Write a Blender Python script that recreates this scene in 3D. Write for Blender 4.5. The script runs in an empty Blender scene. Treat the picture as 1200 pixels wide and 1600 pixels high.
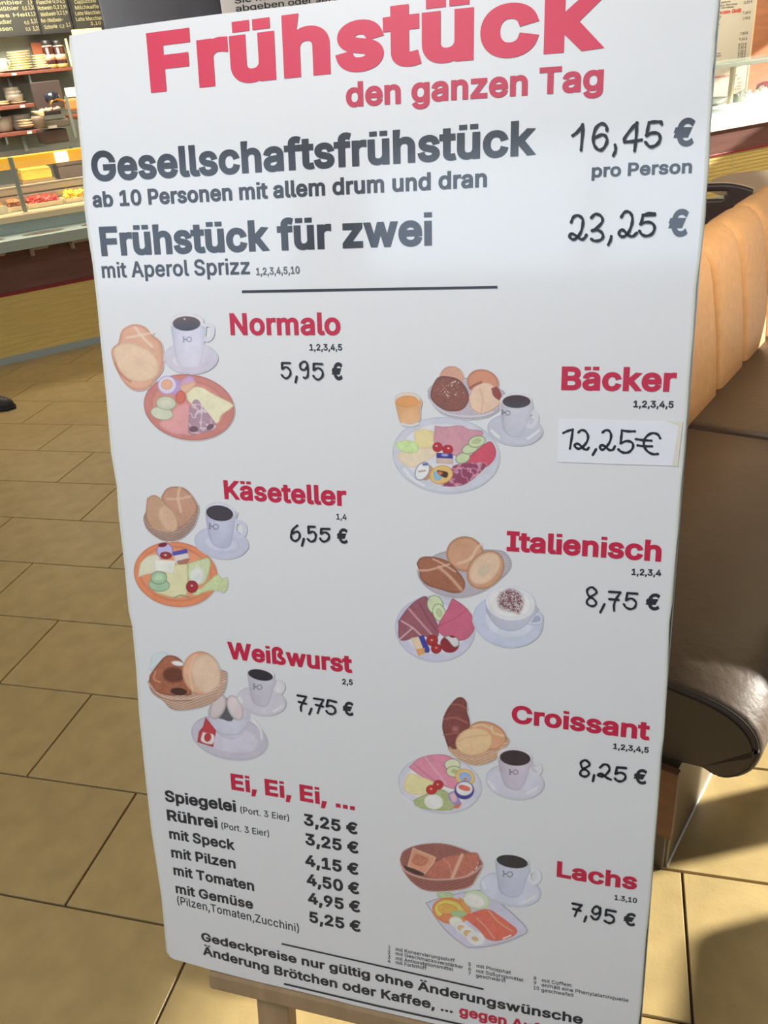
import bpy, bmesh, math, os, random
import numpy as np
from mathutils import Matrix, Vector
random.seed(7); rng = np.random.default_rng(7)
C = bpy.context.scene.collection
sc = bpy.context.scene

# ------------------------------------------------------------------ camera
FPX = 1282.0                       # focal length in pixels of the 1200x1600 frame
CH = 1.463                         # camera height
R = np.array([[0.9664429, 0.04254507, -0.25333384],
              [0.24104758, -0.49108073, 0.83709963],
              [-0.08879291, -0.8700745, -0.48485687]])
cd = bpy.data.cameras.new('camera'); cam = bpy.data.objects.new('camera', cd); C.objects.link(cam)
cd.sensor_width = 36.0; cd.lens = FPX / 1600.0 * 36.0; cd.clip_start = 0.02; cd.clip_end = 100
M = Matrix.Identity(4)
for i in range(3):
    M[i][0] = R[i, 0]; M[i][1] = -R[i, 1]; M[i][2] = -R[i, 2]
M[2][3] = CH
cam.matrix_world = M
sc.camera = cam

# ------------------------------------------------------------------ light
sc.view_settings.view_transform = 'Standard'; sc.view_settings.look = 'None'
sc.view_settings.gamma = 1.0; sc.view_settings.use_curve_mapping = False
sc.view_settings.exposure = 0.0
w = bpy.data.worlds.new('world'); sc.world = w; w.use_nodes = True
w.node_tree.nodes['Background'].inputs[0].default_value = (0.62, 0.78, 1.0, 1)
w.node_tree.nodes['Background'].inputs[1].default_value = 0.68

SUN_H = Vector((0.906, 0.42)).normalized(); SUN_EL = math.radians(25)
sd = bpy.data.lights.new('sun', 'SUN'); sd.energy = 13.0; sd.angle = math.radians(1.7); sd.color = (1.0, 0.97, 0.88)
so = bpy.data.objects.new('sun', sd); C.objects.link(so)
tos = Vector((SUN_H.x * math.cos(SUN_EL), SUN_H.y * math.cos(SUN_EL), math.sin(SUN_EL)))
so.rotation_euler = tos.to_track_quat('Z', 'Y').to_euler(); so.location = (4, 3, 4)

def CFL(s, o, z): return (-3.616 + .717 * s + .697 * o, 4.115 + .697 * s - .717 * o, z)
def area(name, loc, look, size, energy, color, size_y=None):
    l = bpy.data.lights.new(name, 'AREA'); l.energy = energy; l.color = color; l.size = size
    if size_y: l.shape = 'RECTANGLE'; l.size_y = size_y
    o = bpy.data.objects.new(name, l); C.objects.link(o); o.location = loc
    o.rotation_euler = (Vector(loc) - Vector(look)).to_track_quat('Z', 'Y').to_euler()
    return o
area('board_fill', (-0.75, -0.25, 2.85), (-0.3, 0.9, 1.45), 0.6, 26.5, (1.0, 0.97, 0.93))  # added fill light that brightens the upper board
area('room_fill', (-3.2, 2.2, 3.1), (-3.2, 2.2, 0), 1.5, 3.5, (1.0, 0.80, 0.55))  # added warm ambient fill over the left floor
area('shelf_fill', CFL(0.5, -0.75, 2.5), CFL(0.5, -1.6, 1.2), 0.9, 74, (1.0, 0.92, 0.76))  # added light to brighten the back shelves, no fitting of its own
area('counter_fill', CFL(0.6, 0.9, 2.6), CFL(0.6, 0.0, 0.5), 0.8, 14, (1.0, 0.86, 0.62))  # added warm fill in front of the counter
area('right_case_fill', CFL(7.6, 0.6, 2.9), CFL(7.6, -0.6, 0.8), 1.6, 110, (1.0, 0.94, 0.84))  # added light to brighten the right display case
area('bench_fill', (0.85, 2.35, 1.5), (0.3, 2.9, 0.6), 0.25, 7.5, (1.0, 0.80, 0.50))  # added warm fill aimed at the tan backrest
for wi, (xa_, xb_) in enumerate(((-8.0, -5.6), (-5.1, -2.2), (-1.7, 1.0))):      # daylight filling the windows behind the photographer
    area('window_daylight', ((xa_ + xb_) / 2, -2.96, 2.70), ((xa_ + xb_) / 2, 0.9, 2.70), xb_ - xa_, (16, 26, 34)[wi], (0.62, 0.80, 1.0), 0.7)

# ------------------------------------------------------------------ pixel helpers (photo frame 1200x1600)
P0 = np.array([-3.616, 4.115]); EE = np.array([0.71703657, 0.69703555]); MM = np.array([0.69703555, -0.71703657])
def ray(px, py): return R @ np.array([px - 600.0, py - 800.0, FPX])
def onfloor(px, py, z=0.0):
    r = ray(px, py); t = (z - CH) / r[2]; return (r[0] * t, r[1] * t, z)
def cnt(px, py, off=0.0):          # (s, z) on the counter's plane moved by off towards the guests
    r = ray(px, py); c = MM @ P0 + off; t = c / (MM @ r[:2]); p = r * t
    return float((p[:2] - P0) @ EE), float(CH + p[2])
def CF(s, o, z):                   # counter frame: along, towards the guests, up
    p = P0 + EE * s + MM * o; return (p[0], p[1], z)
BD = np.array([0.375, 0.927]) / np.hypot(0.375, 0.927); BN = np.array([BD[1], -BD[0]])
def BF(n, d, z):                   # bench frame: outwards, along, up
    p = BN * n + BD * d; return (p[0], p[1], z)
def WF(x, y, z): return (x, y, z)

# board frame
BDEPTH = 0.85
U = np.array([0.99941069, -0.03422006, 0.00269419]); D = np.array([-0.00600325, -0.251526, -0.96783192])
D = D - (D @ U) * U; D /= np.linalg.norm(D); U = U / np.linalg.norm(U)
NB = -np.cross(U, D)               # faces the camera
def bd(px, py):
    px = np.asarray(px, float); py = np.asarray(py, float)
    v = np.stack([px - 600.0, py - 800.0, np.full(px.shape, FPX)], -1) @ R.T
    t = -BDEPTH / (v @ NB)
    p = v * t[..., None]
    return p @ U, -(p @ D)         # right, up (camera foot as zero)
BO = np.array([0.0, 0.0, CH]) - NB * BDEPTH
UC = -0.277; VB = -0.955
BORG = BO + U * UC - D * VB

# ------------------------------------------------------------------ materials
def lin(c):
    c = np.asarray(c, float) / 255.0
    return np.where(c <= 0.04045, c / 12.92, ((c + 0.055) / 1.055) ** 2.4)
MATS = {}
def mat(name, rgb, rough=0.6, metal=0.0, spec=0.5, coat=0.0, coat_rough=0.05, emit=None, es=0.0, noise=None, bump=None,
        trans=0.0, alpha=1.0, wave=None, var=None):
    """rgb: sRGB 0-255. noise=(scale, amount, stretch xyz) mottles the colour; bump=(scale, strength)"""
    if name in MATS: return MATS[name]
    m = bpy.data.materials.new(name); m.use_nodes = True; nt = m.node_tree; b = nt.nodes['Principled BSDF']
    L = [float(v) for v in lin(rgb)]
    b.inputs['Base Color'].default_value = (*L, 1)
    b.inputs['Roughness'].default_value = rough; b.inputs['Metallic'].default_value = metal
    b.inputs['Specular IOR Level'].default_value = spec
    b.inputs['Coat Weight'].default_value = coat; b.inputs['Coat Roughness'].default_value = coat_rough
    b.inputs['Transmission Weight'].default_value = trans; b.inputs['Alpha'].default_value = alpha
    if emit is not None:
        b.inputs['Emission Color'].default_value = (*[float(v) for v in lin(emit)], 1); b.inputs['Emission Strength'].default_value = es
    tc = nt.nodes.new('ShaderNodeTexCoord')
    def tex(kind, scale, stretch=(1, 1, 1)):
        mp = nt.nodes.new('ShaderNodeMapping'); mp.inputs['Scale'].default_value = stretch
        nt.links.new(tc.outputs['Object'], mp.inputs[0])
        t = nt.nodes.new(kind); t.inputs['Scale'].default_value = scale
        if 'Detail' in t.inputs: t.inputs['Detail'].default_value = 0.6 if scale == 1.7 else 5
        nt.links.new(mp.outputs[0], t.inputs['Vector']); return t
    src = None
    if noise:
        t = tex('ShaderNodeTexNoise', noise[0], noise[2] if len(noise) > 2 else (1, 1, 1))
        rp = nt.nodes.new('ShaderNodeMapRange'); a = noise[1]
        rp.inputs['From Min'].default_value = 0.25; rp.inputs['From Max'].default_value = 0.75
        rp.inputs['To Min'].default_value = 1 - a; rp.inputs['To Max'].default_value = 1 + a
        nt.links.new(t.outputs[0], rp.inputs[0])
        mx = nt.nodes.new('ShaderNodeVectorMath'); mx.operation = 'SCALE'; mx.inputs[0].default_value = L
        nt.links.new(rp.outputs[0], mx.inputs['Scale']); src = mx.outputs[0]
    if var:
        oi = nt.nodes.new('ShaderNodeObjectInfo'); rp = nt.nodes.new('ShaderNodeMapRange')
        rp.inputs['To Min'].default_value = 1 - var; rp.inputs['To Max'].default_value = 1 + var
        nt.links.new(oi.outputs['Random'], rp.inputs[0])
        mx = nt.nodes.new('ShaderNodeVectorMath'); mx.operation = 'SCALE'
        if src is not None: nt.links.new(src, mx.inputs[0])
        else: mx.inputs[0].default_value = L
        nt.links.new(rp.outputs[0], mx.inputs['Scale']); src = mx.outputs[0]
    if src is not None: nt.links.new(src, b.inputs['Base Color'])
    if bump:
        t = tex('ShaderNodeTexNoise', bump[0], bump[2] if len(bump) > 2 else (1, 1, 1)); bp = nt.nodes.new('ShaderNodeBump')
        bp.inputs['Strength'].default_value = bump[1]; bp.inputs['Distance'].default_value = 0.01 if len(bump) < 4 else bump[3]
        nt.links.new(t.outputs[0], bp.inputs['Height']); nt.links.new(bp.outputs[0], b.inputs['Normal'])
        if coat: nt.links.new(bp.outputs[0], b.inputs['Coat Normal'])
    MATS[name] = m; return m

PB = dict(rough=0.42, coat=0.55, coat_rough=0.10, bump=(1.7, 0.10, (1, 1.8, 1), 0.05))
paper = mat('poster_paper', (236, 238, 240), **PB)
ink = mat('black_ink', (46, 50, 60), **PB)
red_ink = mat('red_ink', (206, 42, 78), **PB)
title_ink = mat('title_red_ink', (224, 48, 84), **PB)
grey_ink = mat('grey_ink', (96, 98, 106), **PB)
marker = mat('marker_ink', (34, 38, 46), rough=0.5)
patch_m = mat('sticker_paper', (240, 243, 250), rough=0.5)
tape_m = mat('tape_film', (232, 230, 216), rough=0.2)
def vcol_mat():
    m = bpy.data.materials.new('printed_colours'); m.use_nodes = True; nt = m.node_tree; b = nt.nodes['Principled BSDF']
    at = nt.nodes.new('ShaderNodeAttribute'); at.attribute_name = 'print'
    nt.links.new(at.outputs['Color'], b.inputs['Base Color'])
    b.inputs['Roughness'].default_value = 0.42; b.inputs['Coat Weight'].default_value = 0.55; b.inputs['Coat Roughness'].default_value = 0.10
    tc = nt.nodes.new('ShaderNodeTexCoord'); mp = nt.nodes.new('ShaderNodeMapping'); mp.inputs['Scale'].default_value = (1, 1.8, 1)
    t = nt.nodes.new('ShaderNodeTexNoise'); t.inputs['Scale'].default_value = 1.7; t.inputs['Detail'].default_value = 0.6
    bp = nt.nodes.new('ShaderNodeBump'); bp.inputs['Strength'].default_value = 0.10; bp.inputs['Distance'].default_value = 0.05
    nt.links.new(tc.outputs['Object'], mp.inputs[0]); nt.links.new(mp.outputs[0], t.inputs['Vector'])
    nt.links.new(t.outputs[0], bp.inputs['Height']); nt.links.new(bp.outputs[0], b.inputs['Normal']); nt.links.new(bp.outputs[0], b.inputs['Coat Normal'])
    return m
print_mat = vcol_mat()

# ------------------------------------------------------------------ mesh helpers
def tag(o, label=None, cat=None, group=None, kind=None):
    if label: o['label'] = label
    if cat: o['category'] = cat
    if group: o['group'] = group
    if kind: o['kind'] = kind
    return o
def empty(name, loc, label, cat, group=None):
    o = bpy.data.objects.new(name, None); C.objects.link(o); o.location = loc; o.empty_display_size = 0.05
    return tag(o, label, cat, group)
class MB:
    def __init__(s, T=WF): s.v = []; s.f = []; s.T = T; s.sm = []
    def add(s, vs, fs, smooth=False):
        k = len(s.v); s.v += [s.T(*q) for q in vs]; s.f += [tuple(i + k for i in f) for f in fs]; s.sm += [smooth] * len(fs)
        return s
    def box(s, a0, a1, b0, b1, c0, c1):
        return s.add([(a, b, c) for a in (a0, a1) for b in (b0, b1) for c in (c0, c1)],
                     [(0, 1, 3, 2), (4, 6, 7, 5), (0, 4, 5, 1), (2, 3, 7, 6), (0, 2, 6, 4), (1, 5, 7, 3)])
    def prism(s, poly, lo, hi, order='abz', smooth=False):
        """poly is 2-D; order says where its two axes and the extrusion go ('abz': a,b,extruded)"""
        n = len(poly); vs = []
        for h in (lo, hi):
            for (p, q) in poly:
                vs.append({'abz': (p, q, h), 'pxq': (p, h, q), 'xpq': (h, p, q)}[order])
        fs = [tuple(range(n))[::-1], tuple(range(n, 2 * n))]
        s.add(vs, fs); k = len(s.v) - 2 * n
        s.f += [(k + i, k + (i + 1) % n, k + n + (i + 1) % n, k + n + i) for i in range(n)]; s.sm += [smooth] * n
        return s
    def lathe(s, prof, c=(0, 0, 0), n=24, cap=True):
        vs = []; fs = []
        for (r, z) in prof:
            for i in range(n):
                a = 2 * math.pi * i / n; vs.append((c[0] + r * math.cos(a), c[1] + r * math.sin(a), c[2] + z))
        for j in range(len(prof) - 1):
            for i in range(n):
                fs.append((j * n + i, j * n + (i + 1) % n, (j + 1) * n + (i + 1) % n, (j + 1) * n + i))
        if cap: fs.append(tuple(range(n))[::-1]); fs.append(tuple(range((len(prof) - 1) * n, len(prof) * n)))
        return s.add(vs, fs, True)
    def tube(s, pts, r, n=8, closed=False):
        pts = [Vector(p) for p in pts]; vs = []; fs = []; m = len(pts)
        for i, p in enumerate(pts):
            a = pts[i - 1] if (i or closed) else pts[i]; b = pts[(i + 1) % m] if (i < m - 1 or closed) else pts[i]
            t = (b - a).normalized(); up = Vector((0, 0, 1)) if abs(t.z) < 0.9 else Vector((1, 0, 0))
            x = t.cross(up).normalized(); y = t.cross(x)
            rr = r[i] if isinstance(r, (list, tuple)) else r
            for k in range(n):
                an = 2 * math.pi * k / n; q = p + x * (rr * math.cos(an)) + y * (rr * math.sin(an)); vs.append(tuple(q))
        for i in range(m if closed else m - 1):
            for k in range(n):
                j = (i + 1) % m; fs.append((i * n + k, i * n + (k + 1) % n, j * n + (k + 1) % n, j * n + k))
        if not closed: fs.append(tuple(range(n))[::-1]); fs.append(tuple(range((m - 1) * n, m * n)))
        return s.add(vs, fs, True)
    def grid(s, fn, nu, nv, smooth=True):
        vs = [fn(i / nu, j / nv) for j in range(nv + 1) for i in range(nu + 1)]
        fs = [(j * (nu + 1) + i, j * (nu + 1) + i + 1, (j + 1) * (nu + 1) + i + 1, (j + 1) * (nu + 1) + i) for j in range(nv) for i in range(nu)]
        return s.add(vs, fs, smooth)
    def build(s, name, m, parent=None, bevel=0.0, label=None, cat=None, group=None, kind=None, solid=0.0, seg=2, sub=0):
        V = np.array(s.v, float)
        if parent is not None: org = np.array(parent.matrix_world.translation) if parent.parent is None and not parent.get('_base') else np.array(parent['_base'])
        else: org = np.array([(V[:, 0].min() + V[:, 0].max()) / 2, (V[:, 1].min() + V[:, 1].max()) / 2, V[:, 2].min()])
        if parent is not None and parent.parent is None and not parent.get('_base'): org = np.array(parent.location)
        me = bpy.data.meshes.new(name); me.from_pydata([tuple(p) for p in (V - org)], [], s.f); me.update()
        me.polygons.foreach_set('use_smooth', s.sm)
        bm = bmesh.new(); bm.from_mesh(me); bmesh.ops.recalc_face_normals(bm, faces=bm.faces); bm.to_mesh(me); bm.free()
        me.materials.append(m)
        o = bpy.data.objects.new(name, me); C.objects.link(o)
        if parent is None: o.location = org
        else: o.parent = parent
        o['_base'] = [float(x) for x in org]
        if sub:
            md = o.modifiers.new('s', 'SUBSURF'); md.levels = md.render_levels = sub
        if solid:
            md = o.modifiers.new('t', 'SOLIDIFY'); md.thickness = solid; md.offset = 0
        if bevel:
            md = o.modifiers.new('b', 'BEVEL'); md.width = bevel; md.segments = seg; md.limit_method = 'ANGLE'; md.angle_limit = math.radians(50)
        return tag(o, label, cat, group, kind)
def copy_tree(o, parent=None, delta=None):
    c = o.copy(); C.objects.link(c); c.parent = parent
    if delta is not None and parent is None: c.location = Vector(o.location) + Vector(delta)
    for ch in o.children: copy_tree(ch, c)
    return c

# ------------------------------------------------------------------ text
FP = os.path.join(bpy.utils.resource_path('LOCAL'), 'datafiles', 'fonts', 'Inter.woff2')
try: FONT = bpy.data.fonts.load(FP)
except Exception: FONT = None
TCACHE = {}
from mathutils.geometry import delaunay_2d_cdt
GC = {}; DOTS = {'ä': 'a', 'ö': 'o', 'ü': 'u', 'Ä': 'A', 'i': 'ı', '.': '.'}; CAPH = [0]
def glyph(ch, off):
    """one filled character: contours -> constrained triangulation -> non-zero winding fill -> mitred band of width off"""
    if (ch, off) in GC: return GC[ch, off]
    cu = bpy.data.curves.new('t', 'FONT'); cu.body = DOTS.get(ch, ch); cu.resolution_u = 5; cu.fill_mode = 'NONE'
    if FONT: cu.font = FONT
    o = bpy.data.objects.new('t', cu); C.objects.link(o)
    me = bpy.data.meshes.new_from_object(o.evaluated_get(bpy.context.evaluated_depsgraph_get()))
    bpy.data.objects.remove(o); bpy.data.curves.remove(cu)
    V = [Vector(v.co[:2]) for v in me.vertices]; Ed = [tuple(e.vertices) for e in me.edges]; bpy.data.meshes.remove(me)
    E_ = [(a, b) if b == a + 1 else ((b, a) if a == b + 1 else ((a, b) if a > b else (b, a))) for a, b in Ed]   # follow the contour direction
    if not V: GC[ch, off] = (np.zeros((0, 3)), []); return GC[ch, off]
    if ch in DOTS:                        # square dots in place of the font's round ones
        if not CAPH[0]: CAPH[0] = 1; CAPH[0] = glyph('H', 0.0)[0][:, 1].max()
        H_ = CAPH[0]; x0_, x1_ = min(v.x for v in V), max(v.x for v in V); mid = (x0_ + x1_) / 2; q = .066 * H_; qy = max(.02 * H_, q - .75 * off)
        if ch == '.': V = []; E_ = []; cs = [(mid, q)]; qy = q
        elif ch == 'i': cs = [(mid, H_ - qy)]; V = [Vector((v.x, v.y * .96)) for v in V]
        else: cs = [(mid - .17 * H_, H_ * (1.24 if ch == 'Ä' else 1) - qy), (mid + .17 * H_, H_ * (1.24 if ch == 'Ä' else 1) - qy)]
        for (a, b) in cs:
            k = len(V); V += [Vector((a - q, b - qy)), Vector((a + q, b - qy)), Vector((a + q, b + qy)), Vector((a - q, b + qy))]
            E_ += [(k, k + 1), (k + 1, k + 2), (k + 2, k + 3), (k + 3, k)]
    vv, ee, ff, _, _, _ = delaunay_2d_cdt(V, E_, [], 0, 1e-6)
    P1_ = np.array([[*V[a], *V[b]] for a, b in E_])
    bm = bmesh.new(); bv = [bm.verts.new((*v, 0)) for v in vv]
    for f in ff:
        c = sum((vv[i] for i in f), Vector((0, 0))) / len(f)
        up = (P1_[:, 1] <= c.y) & (P1_[:, 3] > c.y); dn = (P1_[:, 1] > c.y) & (P1_[:, 3] <= c.y)
        side = (P1_[:, 2] - P1_[:, 0]) * (c.y - P1_[:, 1]) - (c.x - P1_[:, 0]) * (P1_[:, 3] - P1_[:, 1])
        wn = int((up & (side > 0)).sum()) - int((dn & (side < 0)).sum())
        if wn != 0:
            try: bm.faces.new([bv[i] for i in f])
            except ValueError: pass
    for v in [v for v in bm.verts if not v.link_faces]: bm.verts.remove(v)
    bm.normal_update()
    for f in bm.faces:
        if f.normal.z < 0: f.normal_flip()
    if off > 0.002:
        nxt = {}
        for e in bm.edges:
            if len(e.link_faces) == 1:
                l = e.link_loops[0]; nxt.setdefault(l.vert, l.link_loop_next.vert)
        prv = {b: a for a, b in nxt.items()}; ov = {}
        for v in list(nxt):
            if v not in prv: continue
            d0 = (v.co - prv[v].co).normalized(); d1 = (nxt[v].co - v.co).normalized()
            n0 = Vector((d0.y, -d0.x, 0)); n1 = Vector((d1.y, -d1.x, 0)); m_ = n0 + n1
            if m_.length < 1e-3: m_ = n0
            m_.normalize(); k = min(1 / max(m_.dot(n0), .2), 1.6)
            ov[v] = bm.verts.new(v.co + m_ * off * k)
        for a, b in nxt.items():
            if a in ov and b in ov:
                try: bm.faces.new((a, ov[a], ov[b], b))
                except ValueError: pass
    bm.verts.index_update()
    VV = np.array([v.co[:] for v in bm.verts]).reshape(-1, 3); T = []
    for f in bm.faces:
        i = [v.index for v in f.verts]
        for k in range(1, len(i) - 1):
            a, b, c = i[0], i[k], i[k + 1]; ar = np.cross(VV[b, :2] - VV[a, :2], VV[c, :2] - VV[a, :2])
            if abs(ar) > 1e-10: T.append([a, b, c] if ar > 0 else [a, c, b])
    if off > 0.002:                       # dissolve the overlaps of band and fill into one flat layer
        ed = {tuple(sorted((t[i], t[(i + 1) % 3]))) for t in T for i in range(3)}
        v2, _, f2, _, _, _ = delaunay_2d_cdt([Vector(p[:2]) for p in VV], sorted(ed), [], 0, 1e-6)
        A_ = VV[[t[0] for t in T], :2]; B_ = VV[[t[1] for t in T], :2]; C_ = VV[[t[2] for t in T], :2]
        cr = lambda p, q, r: (q[..., 0] - p[..., 0]) * (r[..., 1] - p[..., 1]) - (q[..., 1] - p[..., 1]) * (r[..., 0] - p[..., 0])
        T2 = []; v2a = np.array([[v.x, v.y, 0.0] for v in v2])
        for f in f2:
            c = v2a[list(f), :2].mean(0)
            if ((cr(A_, B_, c) >= 0) & (cr(B_, C_, c) >= 0) & (cr(C_, A_, c) >= 0)).any():
                a, b, d = f[:3]; T2.append([a, b, d] if np.cross(v2a[b, :2] - v2a[a, :2], v2a[d, :2] - v2a[a, :2]) > 0 else [a, d, b])
        VV, T = v2a, T2
    GC[ch, off] = (VV, T); bm.free()
    return GC[ch, off]
ADV = {}
def advance(ch):
    if ch not in ADV:
        w_ = []
        for t in ('H' + ch + 'H', 'HH'):
            cu = bpy.data.curves.new('t', 'FONT'); cu.body = t; cu.fill_mode = 'NONE'
            if FONT: cu.font = FONT
            o = bpy.data.objects.new('t', cu); C.objects.link(o)
            me = bpy.data.meshes.new_from_object(o.evaluated_get(bpy.context.evaluated_depsgraph_get())); w_.append(max(v.co.x for v in me.vertices))
            bpy.data.objects.remove(o); bpy.data.curves.remove(cu); bpy.data.meshes.remove(me)
        ADV[ch] = w_[0] - w_[1]
    return ADV[ch]
def glyphs(txt, off, sx=1.0):
    x = 0.0; V = []; F = []; n = 0
    for ch in txt:
        if ch != ' ':
            g, f = glyph(ch, off); V.append(g + [x, 0, 0]); F += [[i + n for i in q] for q in f]; n += len(g)
        x += advance(ch) * sx
    V = np.vstack(V); me = bpy.data.meshes.new('t'); me.from_pydata([tuple(p) for p in V], [], F); me.update()
    return me, V
CAP = None
def capheight():
    global CAP
    if CAP is None:
        me, co = glyphs('H', 0.0); CAP = (co[:, 1].min(), co[:, 1].max()); bpy.data.meshes.remove(me)
    return CAP[1] - CAP[0]
def text_mesh(name, txt, off, place, m, parent, label=None, sx=1.0, tagd=None):
    """place(tx in 0..1 across the ink, ty in cap heights) -> world array"""
    me, co = glyphs(txt, off, sx); x0, x1 = co[:, 0].min(), co[:, 0].max(); ch = capheight()
    W = place((co[:, 0] - x0) / (x1 - x0), (co[:, 1] + off) / (ch + 2 * off))
    if parent is None or not parent.get('_frame'):
        org = np.array(parent.location) if parent else W.mean(0); W = W - org
    me.vertices.foreach_set('co', W.reshape(-1)); me.update(); me.materials.clear(); me.materials.append(m); me.name = name
    o = bpy.data.objects.new(name, me); C.objects.link(o)
    if parent: o.parent = parent
    else: o.location = org
    if label: o['label'] = label
    return o

# ================================================================== the setting
rooms = {}
# floor: grout bed + single tiles
grout = mat('floor_grout', (88, 68, 44), rough=0.9, noise=(30, .15))
tile_m = mat('floor_tile_beige', (176, 153, 105), rough=0.36, spec=0.4, noise=(14.0, 0.13), var=0.04, bump=(160, 0.05))
floor = MB().box(-8.5, 3.2, -4.2, 14.5, -0.05, -0.008).build('floor', grout, kind='structure')
TL, TW, GAP = 0.608, 0.3, 0.0048
Y0 = 0.8554
tmesh = {}
def tile(x0, x1, y0, y1):
    key = round(x1 - x0, 3)
    if key not in tmesh:
        b = MB().box(-(x1 - x0) / 2, (x1 - x0) / 2, -(y1 - y0) / 2, (y1 - y0) / 2, -0.009, 0.0)
        o = b.build('tile', tile_m, None, bevel=0.0012, seg=1); o.parent = floor; tmesh[key] = o
        base = o
    else:
        base = tmesh[key].copy(); C.objects.link(base)
    base.parent = floor
    base.location = (Vector(((x0 + x1) / 2, (y0 + y1) / 2, -0.009)) - floor.location)
for r in range(-3, 15):
    y = Y0 + r * TW; xo = -1.027 + (-0.304) * r
    xo = xo % TL
    k = -9
    while True:
        x = xo + k * TL; k += 1
        if x > 0.9: break
        if x + TL < -4.6: continue
        if x + TL < onfloor(-40, 0 + 800)[0] - 4: continue
        tile(x + GAP / 2, x + TL - GAP / 2, y + GAP / 2, y + TW - GAP / 2)
# outer floor beyond the single tiles
outer = mat('floor_tile_outer', (200, 170, 115), rough=0.4, noise=(4, .1))
def brick_nodes(m):
    nt = m.node_tree; b = nt.nodes['Principled BSDF']; tc = nt.nodes.new('ShaderNodeTexCoord'); br = nt.nodes.new('ShaderNodeTexBrick')
    br.inputs['Scale'].default_value = 1; br.inputs['Brick Width'].default_value = TL; br.inputs['Row Height'].default_value = TW
    br.inputs['Mortar Size'].default_value = 0.003; br.inputs['Color1'].default_value = (*lin((186, 160, 106)), 1); br.inputs['Color2'].default_value = (*lin((180, 154, 100)), 1)
    br.inputs['Mortar'].default_value = (*lin((88, 68, 44)), 1)
    nt.links.new(tc.outputs['Object'], br.inputs[0]); nt.links.new(br.outputs[0], b.inputs['Base Color'])
brick_nodes(outer)
MB().box(0.95, 3.2, -4.2, 14.5, -0.008, -0.001).box(-8.5, -4.7, -4.2, 14.5, -0.008, -0.001).box(-4.7, 0.95, 5.3, 14.5, -0.008, -0.001).box(-4.7, 0.95, -4.2, -0.1, -0.008, -0.001).build('floor_outer', outer, kind='structure')

ceil_m = mat('ceiling_paint', (225, 220, 210), rough=0.9)
MB().box(-8.5, 3.2, -4.2, 14.5, 3.2, 3.3).build('ceiling', ceil_m, kind='structure')
wall_m = mat('wall_plaster_grey', (148, 152, 138), rough=0.85, noise=(3, .08))
warmwall = mat('wall_plaster_warm', (186, 132, 104), rough=0.85, noise=(3, .08))
MB(CF).box(-3.5, 5.2, -1.75, -1.65, 0, 3.2).build('wall_counter', wall_m, kind='structure')
woodpan = mat('wall_wood_panel', (196, 128, 84), rough=0.5, noise=(2.2, .18, (1, 1, 8)))
MB(CF).box(5.2, 12.5, -1.75, -1.65, 0, 3.2).build('wall_panelling', woodpan, kind='structure')
# wall on the right: unseen, its openings shaped to limit the sun
MB().box(3.0, 3.1, -4.2, 14.5, 1.92, 3.2).box(3.0, 3.1, -4.2, 1.95, 0, 1.92).box(3.0, 3.1, 7.6, 14.5, 0, 1.46).build('wall_right', wall_m, kind='structure')
frame_m = mat('window_frame_white', (210, 212, 214), rough=0.5)
# wall behind the photographer with windows
wb = MB()
WZ0, WZ1 = 2.32, 3.08
wb.box(-8.5, 3.2, -3.1, -3.0, 0, WZ0); wb.box(-8.5, 3.2, -3.1, -3.0, WZ1, 3.2)
for x in (-8.5, -5.6, -2.2, 1.0): wb.box(x, x + 0.5, -3.1, -3.0, WZ0, WZ1)
wb.build('wall_back', warmwall, kind='structure')
for i, x in enumerate((-8.0, -5.1, -1.7)):
    x1 = (-5.6, -2.2, 1.0)[i]
    f = MB().box(x, x1, -3.1, -2.94, WZ0, WZ0 + .04).box(x, x1, -3.1, -2.94, WZ1 - .04, WZ1).box((x + x1) / 2 - .03, (x + x1) / 2 + .03, -3.08, -2.94, WZ0, WZ1)
    f.build('window_%d' % (i + 1), frame_m, kind='structure')

# ================================================================== the menu board
board = empty('menu_board', (0, 0, 0), 'tall white menu board headed Frühstück, leaning back on a wooden easel', 'menu board')
BM = Matrix.Identity(4)
for i in range(3):
    BM[i][0] = U[i]; BM[i][1] = -D[i]; BM[i][2] = NB[i]; BM[i][3] = BORG[i]
board.matrix_world = BM; board['_frame'] = 1
def loc2(px, py, w=0.0):
    u, v = bd(px, py); return np.stack([u - UC, v - VB, np.full(np.shape(u), w)], -1)
def bmeshobj(name, V, F, m, parent=board, smooth=False, label=None):
    me = bpy.data.meshes.new(name); me.from_pydata([tuple(map(float, p)) for p in V], [], F); me.update(); me.materials.append(m)
    o = bpy.data.objects.new(name, me); C.objects.link(o); o.parent = parent
    if label: o['label'] = label
    return o
LEFT = [(111, 56), (112.5, 75), (120, 140), (129, 225), (131, 250), (135, 325), (141, 370), (147.5, 412), (155, 475), (158.5, 520), (165, 576), (169.7, 636),
        (177, 707.5), (184.7, 760), (188.6, 803), (197, 886), (204, 955), (209, 978), (215.6, 1047), (220, 1116), (228, 1200), (239.6, 1300), (254, 1400), (263, 1487)]
BOT = [(267, 1494), (275, 1498.5), (288, 1502), (333, 1515), (401, 1532.5), (475, 1549.5), (560, 1571), (660, 1594), (760, 1617), (880, 1645), (990, 1671)]
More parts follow.
